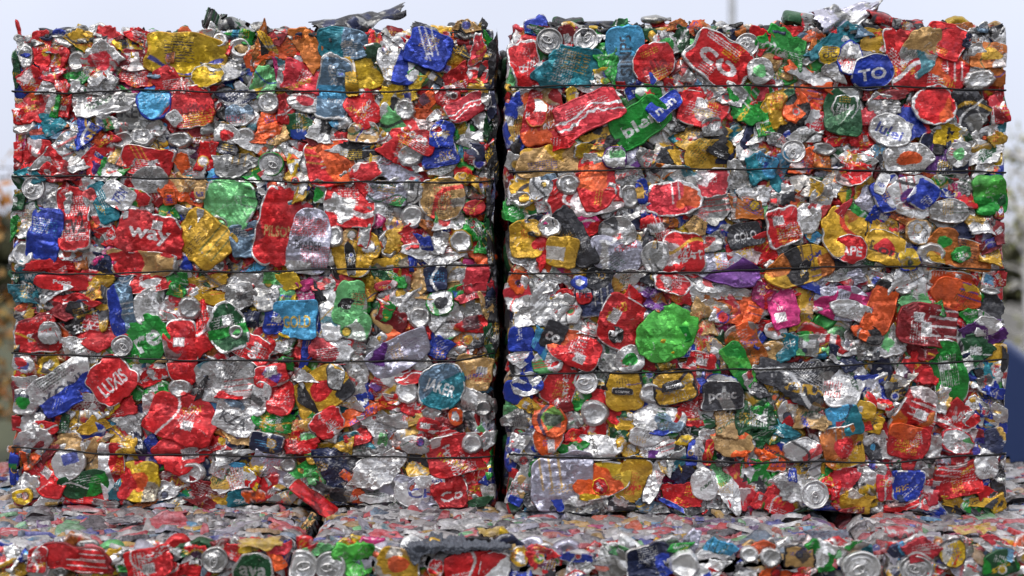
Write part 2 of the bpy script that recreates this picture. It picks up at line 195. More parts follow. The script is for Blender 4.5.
# the strip of the lower bales that the photograph still shows, same notation (row 3 tiles, lower half)
LOW = {
0: """
30 500 95 75 c W;100 495 52 42 c B;50 550 105 65 c Y m:k;150 510 72 95 b R x:W;300 505 255 95 b R e:r /3 ^;240 562 62 45 U s;390 555 90 50 c R;440 510 42 85 c Y;500 500 105 62 c W
490 530 65 52 c G;410 565 85 42 c y;560 550 105 52 c V /30;600 520 170 115 b R k /-10 ^;760 520 135 105 c R;740 470 85 42 c g m:W;860 510 105 105 L S ^;950 480 85 65 c R
1010 455 70 42 c y;1015 548 150 125 o g e:S T=ava:S ^;330 560 120 50 c r;680 560 80 50 c R
""",
1: """
85 520 52 85 c O;180 535 135 132 L W ^;300 537 122 125 L W ^;410 510 135 120 c j m:G ^;570 525 160 110 b Y c:O m:t ^;720 545 62 75 o R e:W;850 540 170 110 b R ^;955 535 115 105 b R d:W ^
490 500 60 60 c W;500 560 60 50 c s;240 470 120 40 c l m:P;330 480 120 30 c l;100 470 90 36 c P;660 470 90 40 c s
""",
2: """
30 500 65 75 o Y c:W;130 540 115 100 c R m:k;30 555 85 60 c B;170 510 52 65 c R;260 500 120 32 b B ^;250 545 145 65 c W m:B;400 530 155 115 c W m:s;550 515 185 115 b n m:B;580 550 95 65 c W m:B
690 530 122 115 U W ^;820 490 145 85 c C d:W;800 540 125 85 c W m:B;920 540 125 95 c W m:B;950 490 75 65 o W;830 570 65 24 c R;1000 470 85 52 c O;420 470 100 40 c l m:W;680 465 90 36 c G;100 480 90 40 c P;340 490 60 50 c S
""",
3: """
10 500 85 85 o W ^;125 500 112 85 b t e:k ^;40 560 115 52 c O;150 560 100 40 c R;240 500 115 105 c G m:W;320 480 125 62 c S m:G;372 542 155 132 L W ^
520 480 65 65 c C m:n;610 470 135 92 c P ^;590 550 135 115 L S ^;700 510 95 95 o S;740 485 105 105 o y e:k;800 450 55 65 c S;830 550 85 62 c R m:S;930 470 135 65 c S ^
930 525 132 95 b g m:G ^;920 440 110 36 c P;1005 510 42 95 c S;660 555 60 50 c R;500 550 50 90 c s;1060 520 100 110 c R;1160 520 100 110 c S m:B
""",
}
# binding wires in photograph pixels (x y pairs), top to bottom
WIRES_A = ["9 92 60 93 130 91 256 92 380 92 497 89","9 176 60 177 128 177 256 181 400 183 497 181","9 273 64 274 170 272 300 271 400 267 497 265",
 "9 352 60 355 128 358 256 361 450 361 497 352","9 447 60 450 100 453 256 456 497 457"]
WIRES_B = ["507 87 640 86 768 87 900 88 1007 90","507 173 640 169 768 169 900 171 1007 173","507 273 640 273 768 270 830 266 1007 269",
 "507 375 640 372 768 369 900 363 1010 360","507 454 620 458 768 462 880 462 1012 453"]
# ---------------------------------------------------------------- helpers
def tag(o, label=None, cat=None, group=None, kind=None):
    if label: o['label'] = label
    if cat: o['category'] = cat
    if group: o['group'] = group
    if kind: o['kind'] = kind
    return o

def empty(name, loc):
    o = bpy.data.objects.new(name, None); COL.objects.link(o)
    o.location = loc; o.empty_display_size = 0.1
    return o

def mesh_obj(name, V, F, mat, parent=None, loc=(0, 0, 0), paint=None, smooth=True):
    """V (n,3) array, F list of index arrays (k,3) or (k,4)"""
    me = bpy.data.meshes.new(name)
    V = np.asarray(V, dtype=np.float32)
    groups = F if isinstance(F, list) else [F]
    loops = np.concatenate([np.asarray(g, dtype=np.int32).ravel() for g in groups])
    tot = np.concatenate([np.full(len(g), np.asarray(g).shape[1], dtype=np.int32) for g in groups])
    start = np.concatenate([[0], np.cumsum(tot)[:-1]]).astype(np.int32)
    me.vertices.add(len(V)); me.vertices.foreach_set('co', V.ravel())
    me.loops.add(len(loops)); me.loops.foreach_set('vertex_index', loops)
    me.polygons.add(len(tot)); me.polygons.foreach_set('loop_start', start); me.polygons.foreach_set('loop_total', tot)
    me.update(calc_edges=True)
    if smooth: me.polygons.foreach_set('use_smooth', np.ones(len(tot), dtype=bool))
    if paint is not None:
        a = me.attributes.new('paint', 'FLOAT_COLOR', 'POINT')
        a.data.foreach_set('color', np.asarray(paint, dtype=np.float32).ravel())
    if isinstance(mat, (list, tuple)):
        for m in mat: me.materials.append(m)
    else: me.materials.append(mat)
    o = bpy.data.objects.new(name, me); COL.objects.link(o)
    o.location = loc
    if parent is not None: o.parent = parent
    return o

class MB:
    """collects simple shapes and links them as one mesh"""
    def __init__(s): s.V = []; s.Q = []; s.T = []; s.n = 0
    def add(s, V, Q=None, T=None):
        V = np.asarray(V, dtype=float)
        if Q is not None and len(Q): s.Q.append(np.asarray(Q) + s.n)
        if T is not None and len(T): s.T.append(np.asarray(T) + s.n)
        s.V.append(V); s.n += len(V)
    def box(s, c, d):
        x, y, z = [v / 2 for v in d]
        V = np.array([[i, j, k] for i in (-x, x) for j in (-y, y) for k in (-z, z)]) + np.array(c)
        s.add(V, [[0, 1, 3, 2], [4, 6, 7, 5], [0, 4, 5, 1], [2, 3, 7, 6], [0, 2, 6, 4], [1, 5, 7, 3]])
    def tube(s, pts, rad, seg=8, closed=False, cap=True):
        P = np.asarray(pts, dtype=float); n = len(P)
        rad = np.broadcast_to(np.asarray(rad, dtype=float), (n,))
        if closed: tg = np.roll(P, -1, 0) - np.roll(P, 1, 0)
        else:
            tg = np.empty_like(P); tg[1:-1] = P[2:] - P[:-2]; tg[0] = P[1] - P[0]; tg[-1] = P[-1] - P[-2]
        tg /= np.linalg.norm(tg, axis=1)[:, None] + 1e-12
        ref = np.where(np.abs(tg[:, 2:3]) > .9, np.array([[1., 0, 0]]), np.array([[0, 0, 1.]]))
        a = np.cross(tg, ref); a /= np.linalg.norm(a, axis=1)[:, None]; b = np.cross(tg, a)
        th = np.linspace(0, 2 * math.pi, seg, endpoint=False)
        V = (P[:, None] + rad[:, None, None] * (a[:, None] * np.cos(th)[None, :, None] + b[:, None] * np.sin(th)[None, :, None])).reshape(-1, 3)
        Q = []
        for i in range(n if closed else n - 1):
            for j in range(seg):
                k = (i + 1) % n
                Q.append([i * seg + j, i * seg + (j + 1) % seg, k * seg + (j + 1) % seg, k * seg + j])
        T = []
        if cap and not closed:
            V = np.vstack([V, P[0], P[-1]]); c0 = n * seg
            for j in range(seg):
                T.append([c0, (j + 1) % seg, j]); T.append([c0 + 1, (n - 1) * seg + j, (n - 1) * seg + (j + 1) % seg])
        s.add(V, Q, T)
    def build(s, name, mat, parent=None, loc=(0, 0, 0), smooth=True, paint=None):
        F = []
        if s.Q: F.append(np.vstack(s.Q))
        if s.T: F.append(np.vstack(s.T))
        V = np.vstack(s.V)
        return mesh_obj(name, V, F, mat, parent, loc, smooth=smooth, paint=paint)

def nodes_of(name):
    m = bpy.data.materials.new(name); m.use_nodes = True
    nt = m.node_tree
    return m, nt, nt.nodes['Principled BSDF']

# ---------------------------------------------------------------- materials
def can_material(name, dust):
    m, nt, P = nodes_of(name)
    N, L = nt.nodes, nt.links
    at = N.new('ShaderNodeAttribute'); at.attribute_name = 'paint'
    tc = N.new('ShaderNodeTexCoord')
    geo = N.new('ShaderNodeNewGeometry')
    n1 = N.new('ShaderNodeTexNoise'); n1.inputs['Scale'].default_value = 38; n1.inputs['Detail'].default_value = 5
    L.new(geo.outputs['Position'], n1.inputs['Vector'])
    # grime and scuffs: a patchy film over the print
    rmp = N.new('ShaderNodeMapRange'); rmp.inputs['From Min'].default_value = .35; rmp.inputs['From Max'].default_value = .75
    rmp.inputs['To Min'].default_value = 1.0; rmp.inputs['To Max'].default_value = .55
    L.new(n1.outputs['Fac'], rmp.inputs['Value'])
    mul = N.new('ShaderNodeMix'); mul.data_type = 'RGBA'; mul.blend_type = 'MULTIPLY'; mul.inputs['Factor'].default_value = 1
    L.new(at.outputs['Color'], mul.inputs['A']); L.new(rmp.outputs['Result'], mul.inputs['B'])
    dst = N.new('ShaderNodeMix'); dst.data_type = 'RGBA'
    dst.inputs['B'].default_value = (.34, .32, .36, 1)
    if dust > .3:                                                    # grey-brown dirt, blotchy
        n3 = N.new('ShaderNodeTexNoise'); n3.inputs['Scale'].default_value = 75; n3.inputs['Detail'].default_value = 8; n3.inputs['Roughness'].default_value = .7
        L.new(geo.outputs['Position'], n3.inputs['Vector'])
        cr = N.new('ShaderNodeValToRGB'); cr.color_ramp.elements[0].position = .36; cr.color_ramp.elements[1].position = .62
        cr.color_ramp.elements[0].color = (.04, .036, .04, 1); cr.color_ramp.elements[1].color = (.42, .39, .43, 1)
        L.new(n3.outputs['Fac'], cr.inputs['Fac']); L.new(cr.outputs['Color'], dst.inputs['B'])
    n2 = N.new('ShaderNodeTexNoise'); n2.inputs['Scale'].default_value = 14; n2.inputs['Detail'].default_value = 6
    L.new(geo.outputs['Position'], n2.inputs['Vector'])
    dr = N.new('ShaderNodeMapRange'); dr.inputs['From Min'].default_value = .3; dr.inputs['From Max'].default_value = .7
    dr.inputs['To Min'].default_value = max(0, dust - .25); dr.inputs['To Max'].default_value = dust
    L.new(n2.outputs['Fac'], dr.inputs['Value']); L.new(dr.outputs['Result'], dst.inputs['Factor'])
    L.new(mul.outputs['Result'], dst.inputs['A'])
    L.new(dst.outputs['Result'], P.inputs['Base Color'])
    mt = N.new('ShaderNodeMapRange'); mt.inputs['To Min'].default_value = .55 * (1 - dust * .6); mt.inputs['To Max'].default_value = 1 - dust * .7
    L.new(at.outputs['Alpha'], mt.inputs['Value']); L.new(mt.outputs['Result'], P.inputs['Metallic'])
    ro = N.new('ShaderNodeMapRange'); ro.inputs['To Min'].default_value = .31 + dust * .3; ro.inputs['To Max'].default_value = .54 + dust * .3
    L.new(n1.outputs['Fac'], ro.inputs['Value']); L.new(ro.outputs['Result'], P.inputs['Roughness'])
    P.inputs['Coat Weight'].default_value = .22 * (1 - dust); P.inputs['Coat Roughness'].default_value = .22
    # crumpled sheet: every little cell is a flat facet with its own tilt
    def facets(scale, warp):
        vo = N.new('ShaderNodeTexVoronoi'); vo.inputs['Scale'].default_value = 1
        ns = N.new('ShaderNodeTexNoise'); ns.inputs['Scale'].default_value = scale * .5; ns.inputs['Detail'].default_value = 1
        L.new(tc.outputs['Object'], ns.inputs['Vector'])
        sc_ = N.new('ShaderNodeVectorMath'); sc_.operation = 'MULTIPLY_ADD'
        sc_.inputs[1].default_value = (scale * 1.0, scale * .8, scale * 1.25); L.new(tc.outputs['Object'], sc_.inputs[0])
        wv = N.new('ShaderNodeVectorMath'); wv.operation = 'SCALE'; wv.inputs['Scale'].default_value = warp; L.new(ns.outputs['Color'], wv.inputs[0])
        L.new(wv.outputs[0], sc_.inputs[2]); L.new(sc_.outputs[0], vo.inputs['Vector'])
        df = N.new('ShaderNodeVectorMath'); df.operation = 'SUBTRACT'; L.new(sc_.outputs[0], df.inputs[0]); L.new(vo.outputs['Position'], df.inputs[1])
        cc = N.new('ShaderNodeVectorMath'); cc.operation = 'SUBTRACT'; cc.inputs[1].default_value = (.5, .5, .5); L.new(vo.outputs['Color'], cc.inputs[0])
        dt = N.new('ShaderNodeVectorMath'); dt.operation = 'DOT_PRODUCT'; L.new(df.outputs[0], dt.inputs[0]); L.new(cc.outputs[0], dt.inputs[1])
        ml = N.new('ShaderNodeMath'); ml.operation = 'DIVIDE'; ml.inputs[1].default_value = scale; L.new(dt.outputs['Value'], ml.inputs[0])
        return ml.outputs[0]
    sm = N.new('ShaderNodeMath'); sm.operation = 'MULTIPLY_ADD'; sm.inputs[1].default_value = 1.2
    L.new(facets(62, .9), sm.inputs[0]); L.new(facets(150, .9), sm.inputs[2])
    n4 = N.new('ShaderNodeTexNoise'); n4.inputs['Scale'].default_value = 24; n4.inputs['Detail'].default_value = 2
    L.new(geo.outputs['Position'], n4.inputs['Vector'])
    mk = N.new('ShaderNodeMapRange'); mk.inputs['From Min'].default_value = .37; mk.inputs['From Max'].default_value = .66
    mk.inputs['To Min'].default_value = .18; mk.inputs['To Max'].default_value = 1.0; L.new(n4.outputs['Fac'], mk.inputs['Value'])
    hm = N.new('ShaderNodeMath'); hm.operation = 'MULTIPLY'; L.new(sm.outputs[0], hm.inputs[0]); L.new(mk.outputs['Result'], hm.inputs[1])
    bp = N.new('ShaderNodeBump'); bp.inputs['Strength'].default_value = 1.0; bp.inputs['Distance'].default_value = .54 * (1 - dust * .4)
    L.new(hm.outputs[0], bp.inputs['Height']); L.new(bp.outputs['Normal'], P.inputs['Normal'])
    return m

CAN = can_material('printed_aluminium', .10)
DUSTY = can_material('weathered_aluminium', .60)

def plain(name, col, rough=.6, metal=0., bump=0., scale=20., var=.25):
    m, nt, P = nodes_of(name); N, L = nt.nodes, nt.links
    n = N.new('ShaderNodeTexNoise'); n.inputs['Scale'].default_value = scale; n.inputs['Detail'].default_value = 6
    tc = N.new('ShaderNodeTexCoord'); L.new(tc.outputs['Object'], n.inputs['Vector'])
    r = N.new('ShaderNodeValToRGB')
    r.color_ramp.elements[0].position = .3; r.color_ramp.elements[1].position = .7
    r.color_ramp.elements[0].color = tuple(c * (1 - var) for c in col) + (1,)
    r.color_ramp.elements[1].color = tuple(min(1, c * (1 + var)) for c in col) + (1,)
    L.new(n.outputs['Fac'], r.inputs['Fac']); L.new(r.outputs['Color'], P.inputs['Base Color'])
    P.inputs['Roughness'].default_value = rough; P.inputs['Metallic'].default_value = metal
    if bump:
        b = N.new('ShaderNodeBump'); b.inputs['Strength'].default_value = bump; b.inputs['Distance'].default_value = .01
        L.new(n.outputs['Fac'], b.inputs['Height']); L.new(b.outputs['Normal'], P.inputs['Normal'])
    return m

WIRE = plain('black_annealed_wire', (.018, .017, .018), .55, .6)
COREM = plain('packed_dark_scrap', (.035, .034, .036), .6, .5, .8, 60)

# ---------------------------------------------------------------- print colours (linear, as printed metal)
def srgb(r, g, b):
    f = lambda c: (c / 255 / 12.92) if c <= 10 else ((c / 255 + .055) / 1.055) ** 2.4
    return np.array([f(r), f(g), f(b)])
PAL = {'R': srgb(214, 20, 26), 'r': srgb(140, 14, 22), 'P': srgb(222, 52, 66), 'S': srgb(224, 223, 222), 's': srgb(164, 164, 162),
       'W': srgb(240, 240, 240), 'K': srgb(28, 27, 27), 'k': srgb(52, 53, 58), 'Y': srgb(212, 165, 32), 'y': srgb(226, 186, 14),
       'O': srgb(232, 92, 22), 'o': srgb(196, 108, 28), 'G': srgb(20, 150, 46), 'g': srgb(12, 84, 40), 'l': srgb(120, 205, 130),
       'B': srgb(18, 56, 172), 'n': srgb(20, 34, 74), 'C': srgb(70, 160, 206), 'T': srgb(16, 122, 138), 'V': srgb(98, 40, 128),
       'M': srgb(200, 40, 118), 'j': srgb(84, 196, 70), 'L': srgb(198, 197, 214), 't': srgb(208, 166, 104), 'A': srgb(112, 140, 164)}
BARE = {'S': 1., 's': 1., 'W': .55, 'L': .9, 'A': .7}
def pcol(c): return np.append(PAL[c], BARE.get(c, 0.))

# ---------------------------------------------------------------- lettering: filled font outlines sampled into the print
_tx = {}
def text_tris(word):
    if word in _tx: return _tx[word]
    cu = bpy.data.curves.new('lettering', 'FONT'); cu.body = word; cu.size = 1; cu.offset = .025; cu.resolution_u = 3
    ob = bpy.data.objects.new('lettering', cu); COL.objects.link(ob)
    dg = bpy.context.evaluated_depsgraph_get(); dg.update()
    me = ob.evaluated_get(dg).to_mesh(); me.calc_loop_triangles()
    V = np.empty(len(me.vertices) * 3, dtype=np.float32); me.vertices.foreach_get('co', V); V = V.reshape(-1, 3)[:, :2]
    T = np.empty(len(me.loop_triangles) * 3, dtype=np.int32); me.loop_triangles.foreach_get('vertices', T); T = T.reshape(-1, 3)
    ob.evaluated_get(dg).to_mesh_clear(); bpy.data.objects.remove(ob); bpy.data.curves.remove(cu)
    lo, hi = V.min(0), V.max(0)
    _tx[word] = ((V - (lo + hi) / 2)[T].astype(float), hi - lo)
    return _tx[word]
def in_text(word, x, y, w, h):
    """mask of points (x, y, metres about the middle) that fall on the word fitted into w x h"""
    T, sz = text_tris(word)
    sx = w / sz[0]; sy = min(h / sz[1], sx * 1.7); sx = min(sx, sy * 1.6)
    px, py = x / sx, y / sy
    out = np.zeros(x.shape, bool)
    for t in T:
        lo, hi = t.min(0), t.max(0)
        k = np.nonzero((px >= lo[0]) & (px <= hi[0]) & (py >= lo[1]) & (py <= hi[1]))[0]
        if not len(k): continue
        qx, qy = px[k], py[k]
        d = [(t[(i + 1) % 3, 0] - t[i, 0]) * (qy - t[i, 1]) - (t[(i + 1) % 3, 1] - t[i, 1]) * (qx - t[i, 0]) for i in range(3)]
        ok = ((d[0] >= 0) & (d[1] >= 0) & (d[2] >= 0)) | ((d[0] <= 0) & (d[1] <= 0) & (d[2] <= 0))
        out[k[ok]] = True
    return out

def wob(x, y, rg, lam, k=5):
    """smooth random field of wavelength about lam, range about -1..1"""
    z = np.zeros_like(x)
    for _ in range(k):
        a = rg.uniform(0, 6.283); f = 6.283 / lam * rg.uniform(.6, 1.5)
        z += np.sin(f * (x * math.cos(a) + y * math.sin(a)) + rg.uniform(0, 6.283))
    return z / k ** .5 / 1.3
def frac(x, y, rg, lam):
    return wob(x, y, rg, lam) + .55 * wob(x, y, rg, lam / 2.3) + .35 * wob(x, y, rg, lam / 5)
def cells(x, y, rg, s, share, k=None):
    """angular panels: a random share of the cells of a coarse, slightly warped Voronoi split"""
    k = k or int(rg.integers(5, 11))
    P = rg.uniform(-1.25, 1.25, (k, 2)) * s
    xx = x + wob(x, y, rg, s * .8) * s * .09; yy = y + wob(x, y, rg, s * .8) * s * .09
    i = np.argmin((xx[:, None] - P[:, 0]) ** 2 + (yy[:, None] - P[:, 1]) ** 2, 1)
    on = rg.random(k) < share
    if not on.any(): on[rg.integers(k)] = True
    return on[i]
def tri(t):
    return np.abs((t % 1.) * 2 - 1) * 2 - 1

# ---------------------------------------------------------------- one pressed can: returns vertices (right, up, out), quads, paint
def sheet(w, h, kind, col, toks, seed, n, crum=1.):
    rg = np.random.default_rng(seed)
    a = np.linspace(-1, 1, n); A, B = [q.ravel() for q in np.meshgrid(a, a)]
    m0 = np.maximum(np.abs(A), np.abs(B)); th = np.arctan2(B, A); ct, st = np.cos(th), np.sin(th)
    lip = .93 if n > 20 else .85
    m = np.minimum(1, m0 / lip); skirt = np.maximum(0, m0 - lip) / (1 - lip)
    pe = {'b': rg.uniform(3.6, 8), 'o': 2.3, 'L': 2., 'U': 2., 'c': 2.6, 'p': 2.6}[kind]
    if kind in 'cp':
        k = rg.choice([3, 4, 4, 5, 5, 6]) if kind == 'c' else 3
        ph = np.sort((np.arange(k) + rg.uniform(-.28, .28, k)) / k * 6.283 + rg.uniform(0, 6.283))
        r = np.full(n * n, 1.36)
        for p in ph:
            c = np.cos(th - p); d = (rg.uniform(.68, .98) if k > 3 else rg.uniform(.58, .72)) if kind == 'c' else .62
            r = np.where(c > .15, np.minimum(r, d / np.maximum(c, .15)), r)
        r *= 1 + .03 * np.sin(5 * th + rg.uniform(0, 6)) + .03 * np.sin(11 * th + rg.uniform(0, 6)) + .025 * np.sin(19 * th + rg.uniform(0, 6))
    else:
        r = (np.abs(ct) ** pe + np.abs(st) ** pe) ** (-1 / pe)
        am = {'b': .035, 'o': .05, 'L': .018, 'U': .05}[kind]
        for kk in (2, 3, 5, 8, 13): r *= 1 + am * rg.normal() * .7 / (1 + kk * .12) * np.sin(kk * th + rg.uniform(0, 6.283))
    u, v = m * r * ct, m * r * st
    if kind == 'b':
        t = rg.uniform(-.14, .14)
        nk = np.maximum(0, np.abs(v) - .84) * rg.uniform(.3, 1.0)
        u = u * (1 + t * v) * (1 - nk)
        u = u + rg.uniform(-.12, .12) * (v * v - .4)
    x, y = u * w / 2, v * h / 2
    s = (w * h) ** .5 / 2
    if kind not in 'LU':                                             # bent out of shape
        ka = .07 if kind == 'b' else .08
        x, y = x + wob(x, y, rg, s * 2.6, 4) * s * ka, y + wob(x, y, rg, s * 2.6, 4) * s * ka
        x, y = x + wob(x, y, rg, s * .9, 4) * s * .03, y + wob(x, y, rg, s * .9, 4) * s * .03
    # --- relief
    z = np.zeros_like(x)
    cr = {'b': .75, 'o': .7, 'c': 1.1, 'p': .8, 'L': .12, 'U': .2}[kind] * crum * (rg.choice([.35, .7, 1.0, 1.5]) if crum <= 1 else 1)
    bent = kind == 'U' and rg.random() < .7
    if kind in 'LU':
        s = min(w, h) / 2
        if kind == 'L':
            z += np.interp(m, [0, .55, .6, .66, .72, .80, .86, .91, .96, 1], np.array([-1.6, -1.6, -1.0, -1.0, -2.6, -2.8, 1.2, 2.4, 2.2, .5]) * .001)
            # mouth panel score
            e = ((u / .33) ** 2 + ((v + .33) / .27) ** 2)
            z -= .0009 * np.exp(-((e - 1) / .22) ** 2)
        else:
            z += np.interp(m, [0, .25, .5, .66, .74, .80, .86, 1], np.array([-5.0, -4.4, -2.2, .8, 2.2, 2.0, -.5, -5]) * .001)
        z *= s / .026
        if bent or kind == 'L':
            an = rg.uniform(0, 6.283); d = u * math.cos(an) + v * math.sin(an) - rg.uniform(.05, .6)
            z -= np.maximum(0, d) * s * rg.uniform(.1, .4) * (1 if bent else .5)
            z += cr * s * .25 * tri((x * math.sin(an) + y * math.cos(an)) / s * .8 + rg.random()) * (1 if bent else .4)
        z += wob(x, y, rg, s * 1.6) * s * .05 + (u * rg.uniform(-.3, .3) + v * rg.uniform(-.3, .3)) * s * .35
    else:
        # a pressed sheet: nearly flat, a few hard folds, a patch or two of fine crumple
        wx = x + wob(x, y, rg, s * 1.6, 4) * s * .10; wy = y + wob(x, y, rg, s * 1.6, 4) * s * .10
        for _ in range(rg.integers(2, 6)):
            an = rg.uniform(0, 6.283)
            if kind == 'b' and rg.random() < .5: an = math.pi / 2 * rg.choice([1, 3]) + rg.normal() * .35
            d = wx * math.cos(an) + wy * math.sin(an) - rg.uniform(-.7, .7) * s
            ln = -wx * math.sin(an) + wy * math.cos(an) - rg.uniform(-.6, .6) * s
            wd = s * rg.uniform(.12, .5); win = np.clip(1.3 - np.abs(ln) / (s * rg.uniform(.5, 1.4)), 0, 1)
            z += np.maximum(0, 1 - np.abs(d) / wd) * wd * rg.uniform(-.40, .30) * win * cr
        # flat facets meeting in sharp creases: difference of two upper envelopes of random planes
        for sg, k, sl in ((1, 8, .12), (-1, 8, .12), (1, 18, .10), (-1, 18, .10)):
            G = rg.normal(size=(k, 2)) * sl * cr * (1 if n > 18 else .7); o_ = rg.normal(size=k) * s * sl * cr * .55
            z += sg * (x[:, None] * G[:, 0] + y[:, None] * G[:, 1] + o_).max(1)
        z -= z.mean()
        for lam, amp, k in ((.8, .012, 2), (.40, .010, 2), (.2, .008, 3)):
            if lam * s < 2.2 * max(w, h) / n: continue
            for _ in range(k):
                an = rg.uniform(0, 3.1416)
                f = (wx * math.cos(an) + wy * math.sin(an)) / (lam * s * rg.uniform(.7, 1.4)) + rg.random()
                z += tri(f) * amp * s * cr * np.clip(.25 + .9 * wob(x, y, rg, s * 1.8, 3), 0, 1.1)
        z += u * rg.normal() * w * .05 + v * rg.normal() * h * .05
        if kind in 'bo': z += min(w, h) * .02 * (1 - m ** 3)
        z = np.clip(z, -.008, .009)
        z += np.exp(-((m - .95) / .03) ** 2) * .0011 * rg.choice([0, 1])      # turned-up cut edge
    z -= skirt * .009
    # --- print
    C = np.tile(pcol(col), (n * n, 1))
    def put(mask, c, f=1.):
        C[mask] = C[mask] * (1 - f) + pcol(c) * f
    if kind in 'LU': C[:, :3] *= rg.uniform(.55, 1.0)
    if kind in 'bocp':
        if rg.random() < .6: C[:, :3] *= rg.uniform(.72, 1.12)
        if col not in 'SsLWj' and rg.random() < .32:
            put(cells(x, y, rg, s, .14, 9), rg.choice(list('WSSs' + col)), .8)
        if col in 'SsLW' and rg.random() < .4:
            put(cells(x, y, rg, s, .12, 9), rg.choice(list('RRYYKksGAT')), .9)
        light = 'WWWSyY' if col in 'RrBnGgKkVTPMA' else 'kKRBngs'
        light = 'kKsRYgKR' if col in 'SsLW' else light
        busy = n >= 15 and col != 'j'; word = any(t[0] in 'TVw' for t in toks); big = max(w, h) > .085
        for _ in range(rg.integers(1, 5) if busy and rg.random() < (.3 if word else .92) else 0):
            q = rg.random() * (.33 if word else 1); c = rg.choice(list(light)); an = rg.choice([0, 0, 1.57, rg.uniform(0, 3.1)])
            if word: an = 0
            a_ = (x * math.cos(an) + y * math.sin(an)) / s - rg.uniform(-.45, .45); b_ = (-x * math.sin(an) + y * math.cos(an)) / s - (rg.choice([-.55, .55]) if word else rg.uniform(-.5, .5))
            lw = rg.uniform(.25, .7)
            if q < .34:                                               # lines of small print
                k = rg.uniform(.0042, .0062) / s
                put((np.abs(a_) < lw) & (np.abs(b_) < rg.uniform(.12, .45)) & (tri(b_ / k) > -.1) & (wob(a_ + np.floor(b_ / k) * 1.37, b_ * 0, rg, .0045 / s) > -.1), c, .75)
            elif q < .56:                                             # one big broken word or curl
                hh = rg.uniform(.10, .2); put((np.abs(a_) < lw * 1.3) & (np.abs(b_ - .15 * np.sin(a_ * 3)) < hh) & (np.abs(wob(a_ * 1.3, b_, rg, .30)) < .34), c, .9)
            elif q < .68:                                             # swoosh
                put(np.abs(b_ - .3 * np.sin(a_ * 2.4 + rg.uniform(0, 6))) < rg.uniform(.03, .12), c, .9)
            elif q < .78 and big: put((np.abs(a_) < .5) & (np.abs(b_) < .35) & (tri(b_ / .11) > 0) & (wob(a_ + np.floor(b_ / .11) * 1.7, b_ * 0, rg, .13) > -.1), c, .8)
            elif q < .78:                                             # round badge
                rr = np.hypot(a_, b_); r0 = rg.uniform(.2, .4); put(rr < r0, rg.choice(list('WRGBYOKSny')), .9); put(np.abs(rr - r0) < .045, c, .9)
            elif q < .90 and not big:                                 # block of another colour
                put((np.abs(a_) < lw) & (np.abs(b_) < lw * rg.uniform(.3, .9)), rg.choice(list('WWSRBGYKOknC')), .85)
            elif q < .95:                                             # parallel stripes
                put((tri(b_ / rg.uniform(.2, .4)) > .55) & (a_ > 0) & (np.abs(b_) < .4), c, .7)
            else:                                                     # bar code
                put((np.abs(a_) < .28) & (np.abs(b_) < .2), 'W', .9); put((np.abs(a_) < .25) & (np.abs(b_) < .17) & (tri(a_ * s / .0034) > .2), 'k', .7)
    for t in toks:
        c = t[-1]; f = t[0]
        if t[1:2] == ':' or f in '*':
            if f == 'h': put(v + wob(x, y, rg, s) * .06 < 0, c)
            elif f == 'q': put(u + wob(x, y, rg, s) * .06 < -.05, c)
            elif f == 'b': put(np.abs(v + .15) < .2, c)
            elif f == 's': put(np.abs(u) < .25, c)
            elif f == 'd': put(u * rg.choice([-1, 1]) + v * .8 + wob(x, y, rg, s) * .1 < 0, c)
            elif f == 'c': put((u / .5) ** 2 + (v / .46) ** 2 < 1 + .2 * np.sin(3 * th + rg.uniform(0, 6)), c)
            elif f == 'e': put(m > .9 + .05 * wob(x, y, rg, s * .8), c)
            elif f == 'm': put(cells(x, y, rg, s, .27), c)
            elif f == 'w':
                for q in (-.25, .12): put(np.abs(v - q - .22 * np.sin(u * 3.2 + 1) - wob(x, y, rg, s * .5) * .08) < .055, c)
            elif f == 'x':
                rows = (y + h) / .0058; put((tri(rows) > .15) & (wob(x + np.floor(rows) * .0137, y * 0, rg, .006) > .1) & (np.abs(u) < .7) & (np.abs(v - rg.uniform(-.3, .3)) < .38), c, .6)
            elif f == '*':
                rr = np.hypot(x, y) / (min(w, h) * .36); an = np.arctan2(x, y)
                put(rr < .42 / np.cos(((an + math.pi / 5) % (2 * math.pi / 5)) - math.pi / 5 - 0) * (1 + 0 * an) * np.where(True, 1.0, 1) *
                    (1 + 1.05 * np.maximum(0, np.cos(5 * an))) * .8, c)
        elif t == 'k':
            ox, oy = rg.uniform(-.35, .35) * w / 2, rg.uniform(-.45, .45) * h / 2
            bw, bh = min(.012, w * .22), min(.010, h * .2)
            bx = (np.abs(x - ox) < bw) & (np.abs(y - oy) < bh); put(bx, 'W', .9)
            put(bx & (tri((x - ox) / .0034) > .25) & (np.abs(y - oy) < bh * .75), 'k', .75)
        elif t[:2] in ('T=', 'V='):
            word, c = t[2:].split(':')
            if t[0] == 'T': k = in_text(word, x, y + h * .06, w * .66, h * .32)
            else: k = in_text(word, y, -x, h * .68, w * .32)
            put(k & (frac(x, y, rg, s * .8) < 1.0), c, .88)
    if kind in 'bo' and col not in 'SsWL' and not any(t[:2] == 'e:' for t in toks) and rg.random() < .5:
        put((m > .94) & (wob(x, y, rg, s * 1.5) > -.1), 'S')
